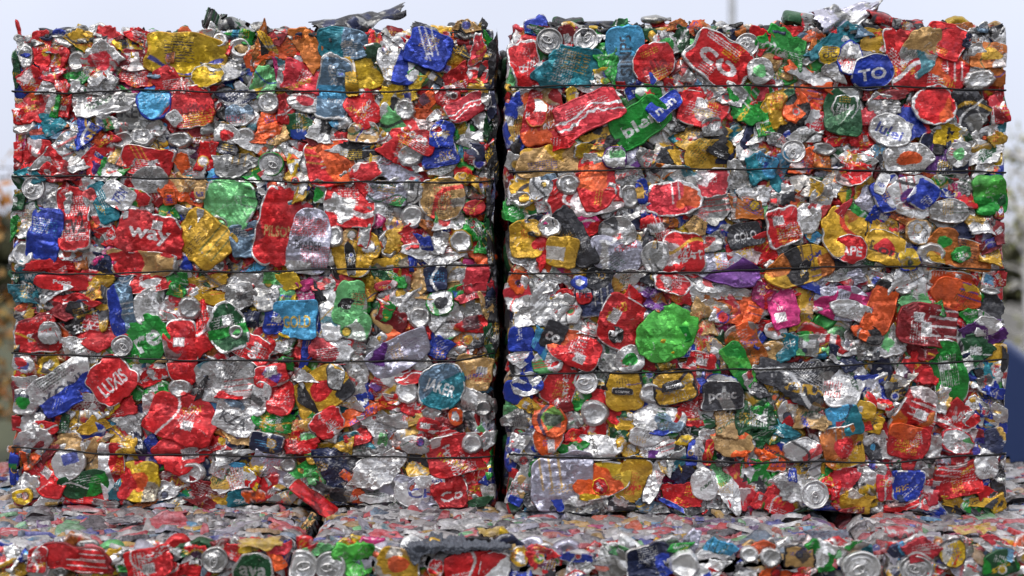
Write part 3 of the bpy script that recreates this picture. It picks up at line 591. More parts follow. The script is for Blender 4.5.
    # print worn through to bright metal along sharp creases
    if kind in 'bocp' and n >= 16 and rg.random() < .8:
        Z = z.reshape(n, n); lap = np.zeros_like(Z); dx = max(w, h) / n
        lap[1:-1, 1:-1] = (Z[1:-1, :-2] + Z[1:-1, 2:] + Z[:-2, 1:-1] + Z[2:, 1:-1] - 4 * Z[1:-1, 1:-1]) / dx
        k = (lap.ravel() < -.42) & (m < .9) & (wob(x, y, rg, s) > -.1)
        put(k, 'S', .5)
    I = np.arange(n * n).reshape(n, n)
    Q = np.stack([I[:-1, :-1], I[:-1, 1:], I[1:, 1:], I[1:, :-1]], -1).reshape(-1, 4)
    return np.stack([x, y, z], 1), Q, C

def pull_tab(w):
    """ring pull in lid coordinates"""
    mb = MB(); s = w / .052
    P = []
    for i in range(22):
        t = i / 22 * 2 * math.pi
        P.append((.0062 * s * math.cos(t), .005 * s + .0105 * s * math.sin(t), .0012 * s))
    mb.tube(P, .0019 * s, 6, closed=True)
    P = [(.0042 * s * math.cos(i / 14 * 6.283), .0010 * s + .0035 * s * math.sin(i / 14 * 6.283), .0010 * s) for i in range(14)]
    mb.tube(P, .0014 * s, 6, closed=True)
    return mb

def parse(txt):
    out = []
    for e in txt.replace('\n', ';').split(';'):
        f = e.split()
        if len(f) < 6: continue
        toks = f[6:]; rot = 0.; lift = 0
        keep = []
        for t in toks:
            if t[0] == '/': rot = float(t[1:])
            elif t == '^': lift = 1
            elif t == '_': lift = -1
            else: keep.append(t)
        out.append([float(q) for q in f[:4]] + [f[4], f[5], rot, keep, lift])
    return out

def rot2(V, deg):
    c, s = math.cos(R(deg)), math.sin(R(deg))
    W = V.copy(); W[:, 0] = V[:, 0] * c + V[:, 1] * s; W[:, 1] = -V[:, 0] * s + V[:, 1] * c
    return W

class Pile:
    """many scraps gathered as one mesh"""
    def __init__(s): s.V = []; s.Q = []; s.C = []; s.n = 0
    def add(s, V, Q, C): s.V.append(V); s.Q.append(Q + s.n); s.C.append(C); s.n += len(V)
    def build(s, name, mat, parent):
        return mesh_obj(name, np.vstack(s.V), np.vstack(s.Q), mat, parent, paint=np.vstack(s.C))

FILLC = list('RRRRRRRRRRrrPPSSSSSSSSSSSsssWWWLYYYYYyyttOOoGGggBBnnCTKKkkMl')
WORDS = {'R': 'red', 'r': 'dark red', 'P': 'pinkish red', 'S': 'bare silver', 's': 'dull grey', 'W': 'white', 'K': 'black', 'k': 'charcoal',
         'Y': 'gold', 'y': 'yellow', 'O': 'orange', 'o': 'amber', 'G': 'green', 'g': 'dark green', 'l': 'pale green', 'B': 'blue', 'n': 'navy',
         'C': 'light blue', 'T': 'teal', 'V': 'purple', 'M': 'magenta', 'L': 'pale lavender', 't': 'tan', 'j': 'bright green', 'A': 'slate blue'}
LONG = {'b': 'flattened {} can', 'o': 'crushed {} can squashed end on', 'c': 'crumpled {} piece of can', 'p': 'folded {} corner of a can',
        'L': '{} can lid seen flat on', 'U': '{} round can bottom seen flat on'}

# ---------------------------------------------------------------- a bale
class Bale:
    def __init__(s, label, x0, x1, y0, depth, z0, height, group):
        s.x0, s.x1, s.y0, s.dep, s.z0, s.h = x0, x1, y0, depth, z0, height
        s.cx = (x0 + x1) / 2; s.w = x1 - x0
        s.root = empty('can_bale', (s.cx, y0 + depth / 2, z0))
        tag(s.root, label, 'bale', group)
        s.pile = Pile(); s.lines = []; s.creases = []
        mb = MB(); mb.box((0, 0, height / 2), (s.w - .07, depth - .07, height - .07))
        core = mb.build('packed_core', COREM, s.root, smooth=False)
    def wires(s, rows, creases=()):
        for r in rows:
            p = np.array([float(q) for q in r.split()]).reshape(-1, 2)
            X, Z = on_plane(p[:, 0], p[:, 1], s.y0); s.lines.append((X, Z))
        s.creases = [on_plane(0, c, s.y0)[1] for c in creases]
    def squeeze(s, V):
        """press front scraps back under the wires (V in right, up, out about the world)"""
        out = V[:, 2]
        for X, Z in s.lines:
            d = np.abs(V[:, 1] - np.interp(V[:, 0], X, Z))
            lim = .0050 + .62 * np.maximum(0, d - .001) ; q = .0016
            k = d < .05
            out[k] = -q * np.logaddexp(-out[k] / q, -lim[k] / q)
        for z in s.creases:
            d = np.abs(V[:, 1] - z - .004 * np.sin(V[:, 0] * 9)); out -= .0016 * np.exp(-(d / .006) ** 2)
        return V
    def wrap(s, V, tol):
        """fold whatever reaches past the edges of the face back round the corner"""
        zz = V[:, 1]
        rag = .005 * np.sin(zz * 11 + s.x0 * 9) + .004 * np.sin(zz * 29 + s.x1 * 7) + .003 * np.sin(zz * 71)
        lo, hi, bt = s.x0 - tol - rag, s.x1 + tol + .004 * np.sin(zz * 13 + 2) + .004 * np.sin(zz * 37), s.z0 - .001 + .006 * np.sin(V[:, 0] * 11 + s.x0 * 5) + .005 * np.sin(V[:, 0] * 31)
        for sg, lim, ax in ((1, hi, 0), (-1, lo, 0), (-1, bt, 1)):
            e = np.maximum(0, sg * (V[:, ax] - lim) + .009)
            b = np.minimum(e, .024)
            V[:, ax] -= sg * (e - (b - b * b / .048))
            V[:, 2] -= np.maximum(0, e - .006) * .9
        return V
    def front(s, rows, fill=.031, skip_below=None, deep=0.):
        """rows: pixel entries already in photograph pixels"""
        px = s.y0 / FPX
        area = np.array([r[2] * r[3] for r in rows]); rank = np.argsort(np.argsort(-area)) / max(1, len(rows) - 1)
        byk = {}
        for i, r in enumerate(rows): byk.setdefault({'b': 'crushed_can', 'o': 'crushed_can', 'L': 'can_end', 'U': 'can_end'}.get(r[4], 'crumpled_can'), []).append(i)
        part = set()
        for k, ids in byk.items():
            ids.sort(key=lambda i: -area[i]); part.update(ids[:100])
        for i, (x, y, w, h, kind, col, rot, toks, lift) in enumerate(rows):
            X, Z = on_plane(x, y, s.y0)
            seed = int(x * 131 + y * 977 + w * 7) & 0xffffff
            if kind == 'o' and col in 'SW' and not toks and max(w, h) < 30 and seed % 10 < 7: kind = 'U'
            has = any(t[:2] in ('T=', 'V=') for t in toks)
            S = max(w, h); n = int(np.clip(S * (1.9 if has else 1.3), 15, 90 if has else 72))
            gr = 1.30 if kind == 'c' else (1.02 if kind in 'LU' else 1.11)
            V, Q, C = sheet(w * px * gr, h * px * gr, kind, col, toks, seed, n)
            rg = np.random.default_rng(seed + 5)
            V = rot2(V, rot + (0 if rot else rg.uniform(-1, 1) * {'c': 28, 'o': 18}.get(kind, 11) * (.4 if has else 1)))
            base = -.003 + .004 * rank[i] + .0068 * lift + rg.uniform(-.0036, .0030)
            if kind in 'LU': base += .002
            elif kind in 'bo': base += .0028
            else: base -= .0012
            V[:, 0] += X; V[:, 1] += Z; V[:, 2] += base
            V = s.wrap(s.squeeze(V), rg.uniform(.001, .009))
            W = np.stack([V[:, 0], s.y0 - V[:, 2], V[:, 1]], 1)      # world
            o0 = np.array([X, s.y0, Z]); rl = np.array(s.root.location)
            if i in part:
                name = {'b': 'crushed_can', 'o': 'crushed_can', 'L': 'can_end', 'U': 'can_end'}.get(kind, 'crumpled_can')
                ob = mesh_obj(name, W - o0, Q, CAN, s.root, tuple(o0 - rl), C)
                lb = LONG[kind].format(WORDS[col])
                e = [t for t in toks if t[0] in 'mdehqcb' and t[1:2] == ':']
                if e and WORDS[e[0][-1]] != WORDS[col]: lb += ' with ' + WORDS[e[0][-1]] + ' patches'
                if has: lb += ' carrying lettering'
                ob['label'] = lb
                if kind == 'L':
                    tb = pull_tab(min(w, h) * px)
                    T = rot2(np.vstack(tb.V), rg.uniform(-180, 180)); T[:, 2] += base + .0005
                    tb.V = [np.stack([T[:, 0], -T[:, 2], T[:, 1]], 1)]
                    tb.build('pull_tab', CAN, ob, paint=np.tile(pcol('S'), (tb.n, 1)))
            else:
                s.pile.add(W - rl, Q, C)
        if fill:
            zs = np.arange(.012, s.h, fill); xs = np.arange(s.x0 + .01, s.x1, fill)
            for zz in zs:
                if skip_below and zz < skip_below: continue
                for xx in xs:
                    rg = RNG
                    w, h = rg.uniform(.04, .078, 2); c = rg.choice(FILLC)
                    V, Q, C = sheet(w, h, rg.choice(['c', 'c', 'o', 'b', 'c', 'U']), c, [], int(rg.integers(1 << 30)), 18, 1.)
                    V = rot2(V, rg.uniform(0, 360))
                    V[:, 0] += xx + rg.uniform(-.014, .014); V[:, 1] += s.z0 + zz + rg.uniform(-.014, .014); V[:, 2] += rg.uniform(-.018, -.008) - deep
                    V = s.wrap(s.squeeze(V), rg.uniform(-.004, .004))
                    s.pile.add(np.stack([V[:, 0], s.y0 - V[:, 2], V[:, 1]], 1) - np.array(s.root.location), Q, C)
    def face(s, which, step, size, base, n=9, cols=FILLC, crum=.9, bulge=0., pile=None):
        """scraps over another face: left, right, back, top"""
        hw, hd = s.w / 2, s.dep / 2
        if which == 'top': U, Vv = (-hw, hw), (-hd, hd)
        elif which == 'back': U, Vv = (-hw, hw), (0, s.h)
        else: U, Vv = (-hd, hd), (0, s.h)
        for b in np.arange(Vv[0] + step / 2, Vv[1], step):
            for a in np.arange(U[0] + step / 2, U[1], step):
                rg = RNG
                w, h = size[0] + (size[1] - size[0]) * rg.random(2) ** (2 if pile else 1); c = rg.choice(cols)
                V, Q, C = sheet(w, h, rg.choice(['c', 'c', 'o', 'b']), c, [], int(rg.integers(1 << 30)), n, crum)
                V = rot2(V, rg.uniform(0, 360))
                if which == 'top' and pile: V[:, 2] += V[:, 1] * rg.normal() * .16 + V[:, 0] * rg.normal() * .08
                V[:, 0] += a + rg.uniform(-.4, .4) * step; V[:, 1] += b + rg.uniform(-.4, .4) * step; V[:, 2] += rg.uniform(*base)
                if which != 'top': V[:, 1] = np.clip(V[:, 1], .004, s.h - .004)
                if which == 'top':
                    W = np.stack([V[:, 0], np.clip(V[:, 1], -hd + .004, hd), s.h + V[:, 2] - np.maximum(0, -hd + .02 - V[:, 1]) * .5 - .028 * np.exp(-np.maximum(0, hw - np.abs(V[:, 0])) / .018)], 1)
                    W[:, 0] = np.clip(W[:, 0], -hw, hw)
                elif which == 'right':
                    V[:, 0] = np.clip(V[:, 0], -hd + .012, hd); W = np.stack([hw + V[:, 2] + bulge * (1 - (V[:, 0] / hd) ** 4), V[:, 0], V[:, 1]], 1)
                elif which == 'left':
                    V[:, 0] = np.clip(V[:, 0], -hd, hd - .012); W = np.stack([-hw - V[:, 2] - bulge * (1 - (V[:, 0] / hd) ** 4), -V[:, 0], V[:, 1]], 1)
                else: W = np.stack([-V[:, 0], hd + V[:, 2], V[:, 1]], 1)
                (pile or s.pile).add(W, Q, C)
    def rim(s, count, rg, fine=False):
        """ragged scraps standing up along the front top edge"""
        for _ in range(count):
            w, h = rg.uniform(.015, .07), rg.uniform(.010, .034)
            V, Q, C = sheet(w, h, rg.choice(['c', 'p', 'p']), rg.choice(list('kkkkKKKKKsssnnggrrtoA')), [], int(rg.integers(1 << 30)), 14, 1.6)
            if fine: V *= .7; C = np.tile(pcol(rg.choice(list('KKKkkkns'))), (len(V), 1))
            V = rot2(V, rg.uniform(-40, 40))
            al = R(rg.uniform(10, 95)); yy = rg.uniform(.004, .11)
            x, y, z = V.T
            W = np.stack([x + rg.uniform(-s.w / 2 + .045, s.w / 2 - .045), -s.dep / 2 + yy * (.4 if fine else 1) + y * math.sin(al) - z * math.cos(al),
                          s.h - .004 + rg.uniform(-.006, .008) + (.006 if fine else 0) + y * math.cos(al) + z * math.sin(al)], 1)
            s.pile.add(W, Q, C)
    def strap(s):
        """each binding wire runs right round the bale"""
        rl = np.array(s.root.location)
        for X, Z in s.lines:
            t = np.linspace(max(X[0], s.x0 + .003), min(X[-1], s.x1 - .003), 60); zf = np.interp(t, X, Z)
            P = [(a, s.y0 - .0076 + .0016 * math.sin(a * 17 + b * 40) + .0010 * math.sin(a * 43), b + .0018 * math.sin(a * 19 + b * 50) + .0008 * math.sin(a * 61 + b * 90)) for a, b in zip(t, zf)]
            e = -.006
            P += [(s.x1 + e, s.y0 + .03, zf[-1])] + [(s.x1 + e, s.y0 + q * s.dep, zf[-1]) for q in (.25, .5, .75)]
            P += [(s.x1, s.y0 + s.dep + e, zf[-1]), (s.x0, s.y0 + s.dep + e, zf[0])]
            P += [(s.x0 - e, s.y0 + q * s.dep, zf[0]) for q in (.97, .6, .3)] + [(s.x0 - e, s.y0 + .03, zf[0])]
            mb = MB(); mb.tube(np.array(P) - rl, .0022, 6, closed=True)
            mb.build('binding_wire', WIRE, s.root)
    def close(s):
        o = s.pile.build('pressed_scrap', CAN, s.root); o['kind'] = 'stuff'

# ---------------------------------------------------------------- the two upper bales
def tile_rows(keep):
    out = []
    for (i, j), txt in TILES.items():
        for r in parse(txt):
            x, y = i * 256 + r[0] / 4, j * 144 + r[1] / 4
            if keep(x): out.append([x, y, r[2] / 4, r[3] / 4] + r[4:])
    return out

DA, DB, DL, ZT = 3.30, 3.20, 2.82, 1.05
xa0, _ = on_plane(12, 0, DA); xa1, za = on_plane(495, 36, DA)
xb0, _ = on_plane(508, 0, DB); xb1, zb = on_plane(1006, 29, DB)
bale_a = Bale('upper bale of crushed cans on the left, a red can hanging under it', xa0, xa1, DA, 1.08, ZT, za - ZT, 'upper layer of can bales')
bale_b = Bale('upper bale of crushed cans on the right, with a silver shard on its top', xb0, xb1, DB, 1.08, ZT, zb - ZT, 'upper layer of can bales')
bale_a.wires(WIRES_A, (64, 204, 254, 331, 410))
bale_b.wires(WIRES_B, (62, 238, 303, 338, 412))
DARKC = list('KKKKKKKKkkkkksnggrrnR')  # inner side colours: black bags, and the gap's shade painted dark
rows_a = tile_rows(lambda x: x < 502); rows_b = tile_rows(lambda x: x >= 502)
# black film and painted gap shade as dark scraps, left bale's inner edge
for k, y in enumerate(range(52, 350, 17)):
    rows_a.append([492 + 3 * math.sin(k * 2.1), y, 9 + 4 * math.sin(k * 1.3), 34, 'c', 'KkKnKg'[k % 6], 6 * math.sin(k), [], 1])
for b, rows in ((bale_a, rows_a), (bale_b, rows_b)):
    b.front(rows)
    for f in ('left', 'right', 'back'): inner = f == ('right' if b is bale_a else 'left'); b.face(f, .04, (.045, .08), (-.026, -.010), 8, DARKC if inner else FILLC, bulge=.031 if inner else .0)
    b.face('top', .05, (.045, .09), (-.02, -.002), 8)
    b.rim(230, RNG); b.rim(230, RNG, True); b.strap(); b.close()

# ---------------------------------------------------------------- the lower layer: three bales, tops dusty and trodden flat
TOPC = list('SSSSSSsssLLLLWWWPPRRAAsSStCBOYlVkkkkkss')
lows = [(-.436 - 1.10, -.436, 'lower bale at the left end, a pink flake lying on it', lambda x: x < 291),
        (-.412, .699, 'lower bale in the middle, grey rag on its front edge', lambda x: 291 <= x < 882),
        (.714, 1.82, 'lower bale at the right end, partly cut off by the picture edge', lambda x: x >= 882)]
for k, (x0, x1, lb, keep) in enumerate(lows):
    b = Bale(lb, x0, x1, DL, 1.22, 0, ZT - .003, 'lower layer of can bales')
    rows = []
    for i, txt in LOW.items():
        for r in parse(txt):
            x, y = i * 256 + r[0] / 4, 432 + r[1] / 4
            if keep(x): rows.append([x, y, r[2] / 4, r[3] / 4] + r[4:])
    zz = [.12, .35, .58, .80]
    for z in zz: b.lines.append((np.array([x0, x1]), np.array([z, z])))
    b.front(rows, fill=.034, deep=.012)
    tp = Pile()
    b.face('top', .0195, (.016, .10), (-.016, .004), 10, TOPC, 1.5, pile=tp)
    o = tp.build('trodden_scrap', DUSTY, b.root); o['kind'] = 'stuff'
    for f in ('left', 'right', 'back'): b.face(f, .06, (.05, .1), (-.045, -.022), 7)
    # loose flakes pressed into the top
    rg = np.random.default_rng(50 + k)
    for q in range(80):
        x, y = rg.uniform(-b.w / 2 + .04, b.w / 2 - .04), rg.uniform(-b.dep / 2 + .02, -b.dep / 2 + .55)
        c = rg.choice(list('SSLLLPPPRRWWsOBYlTAkM'))
        V, Q, C = sheet(rg.uniform(.04, .10), rg.uniform(.025, .06), rg.choice(['c', 'c', 'b']), c, [], int(rg.integers(1 << 30)), 20, 1.3)
        V = rot2(V, rg.uniform(0, 360)); al = rg.uniform(-.12, .22)
        W = np.stack([V[:, 0], V[:, 1], V[:, 2] + V[:, 1] * al + rg.uniform(-.006, .002)], 1)
        W[:, 1] = np.maximum(W[:, 1], -b.dep / 2 + .006 - y)
        mesh_obj('scrap_flake', W, Q, DUSTY, b.root, (x, y, b.h), C)
    b.strap(); b.close()

# ---------------------------------------------------------------- loose crumpled pieces
def loose(name, label, cat, px, py, depth, L, rad, flat, axis, col, toks=(), seed=1, taper=.0, bend=.0, group=None, crum=1., mat=None, taper2=0., arc=360, up=(0, -.25, 1)):
    """a crushed can (arc 360) or a curled torn sheet of it (smaller arc); axis = direction of its length"""
    rg = np.random.default_rng(seed)
    nl, nt = 60, 48; full = arc >= 360
    t = np.linspace(-1, 1, nl)
    th = np.linspace(0, 2 * math.pi, nt, endpoint=False) if full else R(90) + np.linspace(-.5, .5, nt) * R(arc)
    T, H = np.meshgrid(t, th, indexing='ij'); T = T.ravel(); H = H.ravel()
    if not full:                                                     # torn, uneven sides and ends
        q = (H - R(90)) / R(arc) * 2
        H = R(90) + q * R(arc) / 2 * (1 + .22 * wob(T, T * 0, rg, .7)); T = T * (1 + .12 * wob(q, q * 0, rg, .7) + .05 * wob(q, q * 0, rg, .25))
    prof = (np.clip((1 - np.clip(np.abs(T), 0, 1) ** 12) ** .4, .35, 1) if full else 1.) * (1 - taper * np.clip(T, 0, 1.1)) * (1 - taper2 * np.clip(-T, 0, 1.1))
    a = np.cos(H) * rad * prof; c = np.sin(H) * rad * prof * flat; l = T * L / 2
    for _ in range(7):
        d = rg.normal(size=3); d /= np.linalg.norm(d); o_ = rg.uniform(-.6, .6)
        q = (a * d[0] + c * d[1] / max(flat, .3) + l * d[2] * .7) / rad - o_
        f = np.maximum(0, 1 - np.abs(q) / rg.uniform(.25, .7)) * rad * crum
        c = c - f * rg.uniform(-.05, .30) * np.sign(np.sin(H) + .2); a = a * (1 - f / rad * rg.uniform(-.1, .2))
    c = c + bend * (T ** 2) * L
    ax = Vector(axis).normalized(); s = Vector(up).cross(ax).normalized(); upv = ax.cross(s).normalized()
    M = np.array([list(ax), list(s), list(upv)])
    V = np.stack([l, a, c], 1) @ M
    C = np.tile(pcol(col), (len(V), 1))
    for tk in toks:
        f, cc = tk[0], tk[-1]
        if f == 'm': C[frac(l, a + c, rg, rad * 1.6) > .4] = pcol(cc)
        elif f == 'h': C[T < wob(l, a, rg, rad) * .1 - .1] = pcol(cc)
        elif f == 'e': C[np.abs(T) > .93] = pcol(cc)
        elif tk[:2] == 'T=':
            k = in_text(tk[2:].split(':')[0], l, a, L * .6, rad * 1.1); C[k & (np.sin(H) > 0)] = pcol(cc)
    I = np.arange(nl * nt).reshape(nl, nt)
    J = np.roll(I, -1, 1) if full else I[:, 1:]; K_ = I if full else I[:, :-1]
    Q = np.stack([K_[:-1], J[:-1], J[1:], K_[1:]], -1).reshape(-1, 4)
    F = [Q]
    if full:
        n0 = len(V); V = np.vstack([V, V[:nt].mean(0), V[n0 - nt:n0].mean(0)]); C = np.vstack([C, pcol('S'), pcol('S')])
        F.append(np.array([[n0, (j + 1) % nt, j] for j in range(nt)] + [[n0 + 1, n0 - nt + j, n0 - nt + (j + 1) % nt] for j in range(nt)]))
    X, Z = on_plane(px, py, depth)
    o = mesh_obj(name, V, F, mat or CAN, None, (X, depth, Z), C)
    if not full:
        sm = o.modifiers.new('thickness', 'SOLIDIFY'); sm.thickness = .0012; sm.offset = 0
    return tag(o, label, cat, group)

K = 'loose scrap on top of the bales'
loose('crumpled_can', 'dark green and grey crumpled can standing up on the left part of the left bale', 'can', 226, 23, DA + .07, .098, .040, .75, (.8, .1, -.26), 'k', ('m:s', 'm:g', 'm:s'), 3, group=K, taper=.45, taper2=.2, arc=240, crum=1.2)
loose('can_scrap', 'navy scrap of can on the far left top of the left bale', 'scrap', 60, 33, DA + .05, .085, .024, .6, (1, .2, .12), 'n', ('m:K',), 5, group=K, taper=.5, arc=200)
loose('can_scrap', 'small grey torn scrap just right of the dark crumpled can on the left bale', 'scrap', 258, 31, DA + .06, .085, .022, .5, (1, .3, .05), 's', ('m:k',), 6, group=K, taper=.4, arc=200)
loose('can_scrap', 'small dark red and navy scrap left of the dark crumpled can on the left bale', 'scrap', 104, 33, DA + .06, .06, .018, .5, (1, .2, -.3), 'r', ('m:n',), 16, group=K, taper=.4, arc=210)
loose('torn_can', 'long grey torn can with a blue patch, its pointed end raised, on the left bale', 'can', 360, 25, DA + .06, .205, .042, .8, (1, .15, .26), 'k', ('m:s', 'm:n'), 8, .45, .04, group=K, taper2=.3, arc=190, crum=.8)
loose('torn_can', 'grey and olive torn can at the right end of the left bale top', 'can', 466, 27, DA + .06, .085, .024, .45, (1, .1, -.02), 's', ('m:t', 'h:k'), 9, group=K)
loose('can_scrap', 'dark green ragged scrap near the left end of the right bale top', 'scrap', 568, 22, DB + .06, .07, .022, .6, (1, .1, .05), 'k', ('m:g',), 10, group=K)
loose('can_scrap', 'pale blue flake sticking up at the left end of the right bale top', 'scrap', 536, 31, DB + .03, .06, .016, .25, (1, .4, .12), 'C', (), 11, group=K)
loose('can_scrap', 'black ragged strip between the green scrap and the grey domed can on the right bale', 'scrap', 606, 25, DB + .08, .10, .018, .5, (1, .1, .05), 'k', ('m:n',), 21, group=K, taper=.3, arc=200)
loose('crumpled_can', 'dusty grey domed can end on top of the right bale', 'can', 656, 19, DB + .03, .066, .030, .42, (1, .05, .02), 's', (), 12, group=K, crum=.6, taper=.45, taper2=.35)
loose('crumpled_can', 'speckled pinkish grey crumpled can on the right bale, left of the silver shard', 'can', 802, 20, DB + .03, .088, .026, .72, (1, .1, -.08), 's', ('m:P', 'h:g'), 13, group=K)
loose('torn_can', 'pale silver shard pointing up to the right on top of the right bale', 'can', 850, 12, DB + .02, .15, .040, .42, (1, .05, .42), 'L', ('m:W', 'm:s'), 14, .9, .0, group=K, crum=1.1, arc=170, up=(0, -.9, .5))
loose('torn_can', 'dark red rolled can right of the silver shard on the right bale', 'can', 893, 21, DB + .03, .118, .028, .7, (1, .1, -.12), 'r', ('m:R', 'm:k'), 15, group=K, arc=230)
loose('torn_can', 'crushed red can with worn lettering hanging out from under the left bale', 'can', 314, 499, DA - .045, .125, .028, .42, (.80, -.12, -.58), 'R', ('m:r', 'T=Cola:P', 'e:S'), 17, crum=1.1)
loose('torn_can', 'small tan and green shred in the gap under the left bale', 'scrap', 308, 523, DA - .14, .05, .012, .5, (.5, .2, .8), 't', ('m:g', 'm:k'), 18)
K2 = 'loose scrap on the lower bales'
def top_at(px, py):
    d = FPX * (EYE - ZT - .012) / (py - HY); return d
for (px, py, L, rad, col, tk, lb, sd) in (
        (163, 516, .10, .03, 'P', (), 'pale pink torn flake on the lower left bale in front of the left bale', 30),
        (125, 520, .07, .018, 'k', ('m:s',), 'dark grey scrap beside the pink flake on the lower left bale', 31),
        (491, 531, .06, .016, 'y', ('e:k',), 'small yellow scrap on the lower middle bale below the gap', 32),
        (826, 535, .085, .020, 'n', ('m:A',), 'slate blue torn scrap on the lower bale under the right bale', 33),
        (898, 531, .07, .022, 'R', ('m:S',), 'red and silver scrap on the lower right bale near the joint', 34),
        (972, 529, .09, .020, 'Y', ('m:P', 'm:y'), 'yellow and pink scrap on the lower right bale', 35),
        (462, 523, .10, .022, 'S', ('m:s',), 'white and grey torn sheet beneath the gap between the upper bales', 36),
        (260, 543, .075, .020, 'y', ('m:Y',), 'yellow scrap at the front edge of the lower left bale', 37)):
    loose('can_scrap', lb, 'scrap', px, py, top_at(px, py), L, rad, .35, (1, .25, .02), col, tk, sd, group=K2, mat=DUSTY, crum=1., arc=150)

# the grey rag draped over the front edge of the middle lower bale
def rag():
    rg = np.random.default_rng(77); n, m_ = 130, 60
    u = np.linspace(-1, 1, n); v = np.linspace(-1, 1, m_); U, Vv = [q.ravel() for q in np.meshgrid(u, v, indexing='ij')]
    X0, Z0 = on_plane(458, 549, DL)
    hang = np.interp(U, [-1, -.8, -.55, -.3, 0, .4, .75, 1], [.012, .034, .022, .009, .012, .006, .008, .002]) * (1 + .35 * wob(U, U * 0, rg, .22))
    back = np.interp(U, [-1, -.7, -.2, .3, .7, 1], [.02, .075, .09, .06, .035, .004]) * (1 + .3 * wob(U, U * 0, rg, .25))
    s = np.where(Vv > 0, Vv * hang, Vv * back)
    x = X0 + U * .098 + .006 * wob(U, Vv, rg, .5)
    f = .0050 * np.abs(wob(x, s, rg, .035)) + .0035 * np.abs(wob(x, s, rg, .016)) + .0015 * wob(x, s, rg, .008)
    e = np.exp(-(s / .008) ** 2) * .004
    y = np.where(s < 0, DL - s - .012 - e, DL - .012 - e - f); z = np.where(s < 0, ZT + .005 + f * 1.3, ZT + .005 + f - s)
    I = np.arange(n * m_).reshape(n, m_)
    Q = np.stack([I[:-1, :-1], I[1:, :-1], I[1:, 1:], I[:-1, 1:]], -1).reshape(-1, 4)
    P = np.stack([x, y, z], 1); c = P.mean(0)
    o = mesh_obj('torn_rag', P - c, Q, plain('grey_film', (.085, .095, .12), .5, 0, .5, 160), None, tuple(c))
    sm = o.modifiers.new('thickness', 'SOLIDIFY'); sm.thickness = .0012
    tag(o, 'crumpled grey rag draped over the front edge of the lower middle bale', 'rag')
rag()

# ---------------------------------------------------------------- behind the bales
gm = plain('yard_gravel', (.10, .095, .085), .9, 0, .6, 30)
mb = MB(); mb.add([(-150, -60, 0), (150, -60, 0), (150, 300, 0), (-150, 300, 0)], [[0, 1, 2, 3]])
tag(mb.build('ground', gm, smooth=False), kind='structure')
hm = plain('rough_grass', (.05, .055, .02), .9, 0, .8, 6)
mb = MB()
mb.add([(-150, 7, .004), (-1.8, 7, .004), (-1.8, 300, .004), (-150, 300, .004)], [[0, 1, 2, 3]])
tag(mb.build('grass_verge', hm, smooth=False), kind='structure')

def leafy(name, label, x, y, height, crown_r, crown_z, leaf_cols, nleaf, bark, seed, leaf=.06, lean=0., nl=9, group=None, crown_h=None):
    rg = np.random.default_rng(seed)
    root = empty(name, (x, y, 0)); tag(root, label, 'tree', group)
    tk = MB(); t = np.linspace(0, 1, 12)
    P = np.stack([lean * t ** 2 + .03 * np.sin(t * 7), .03 * np.cos(t * 5), t * height], 1)
    tk.tube(P, height * .017 * (1 - .85 * t) + .006, 10)
    tips = []
    for i in range(nl):
        q = rg.uniform(.22, .92); p0 = np.array([np.interp(q, t, P[:, k]) for k in range(3)])
        an = rg.uniform(0, 6.283); ln = crown_r * rg.uniform(.7, 1.1); s = np.linspace(0, 1, 7)
        L_ = p0 + np.stack([np.cos(an) * ln * s, np.sin(an) * ln * s, ln * (.75 * s - .25 * s * s * rg.uniform(0, 3))], 1)
        tk.tube(L_, height * .006 * (1 - .8 * s) + .003, 6); tips.append(L_)
        for _ in range(5):
            j = rg.integers(2, 7); d = rg.normal(size=3); d /= np.linalg.norm(d); d[2] = abs(d[2]) * .5
            tw = L_[j] + np.outer(np.linspace(0, 1, 4), d * crown_r * .4); tk.tube(tw, .004, 5); tips.append(tw)
    tk.build('trunk', bark, root)
    A = np.vstack(tips)
    c = A[rg.integers(0, len(A), nleaf)] + rg.normal(size=(nleaf, 3)) * crown_r * .16
    n1 = rg.normal(size=(nleaf, 3)); n1 /= np.linalg.norm(n1, axis=1)[:, None]
    n2 = np.cross(n1, rg.normal(size=(nleaf, 3))); n2 /= np.linalg.norm(n2, axis=1)[:, None]
    sz = leaf * rg.uniform(.6, 1.2, (nleaf, 1))
    V = np.stack([c - n1 * sz, c + n2 * sz * .45, c + n1 * sz, c - n2 * sz * .45], 1).reshape(-1, 3)
    Q = np.arange(nleaf * 4).reshape(-1, 4)
    C = np.repeat(np.array([list(leaf_cols[i]) + [1] for i in rg.integers(0, len(leaf_cols), nleaf)]), 4, axis=0)
    m, nt, Pn = nodes_of(name + '_leaves'); at = nt.nodes.new('ShaderNodeAttribute'); at.attribute_name = 'paint'
    nt.links.new(at.outputs['Color'], Pn.inputs['Base Color']); Pn.inputs['Roughness'].default_value = .6
    mesh_obj('crown', V, Q, m, root, paint=C, smooth=False)
    return root

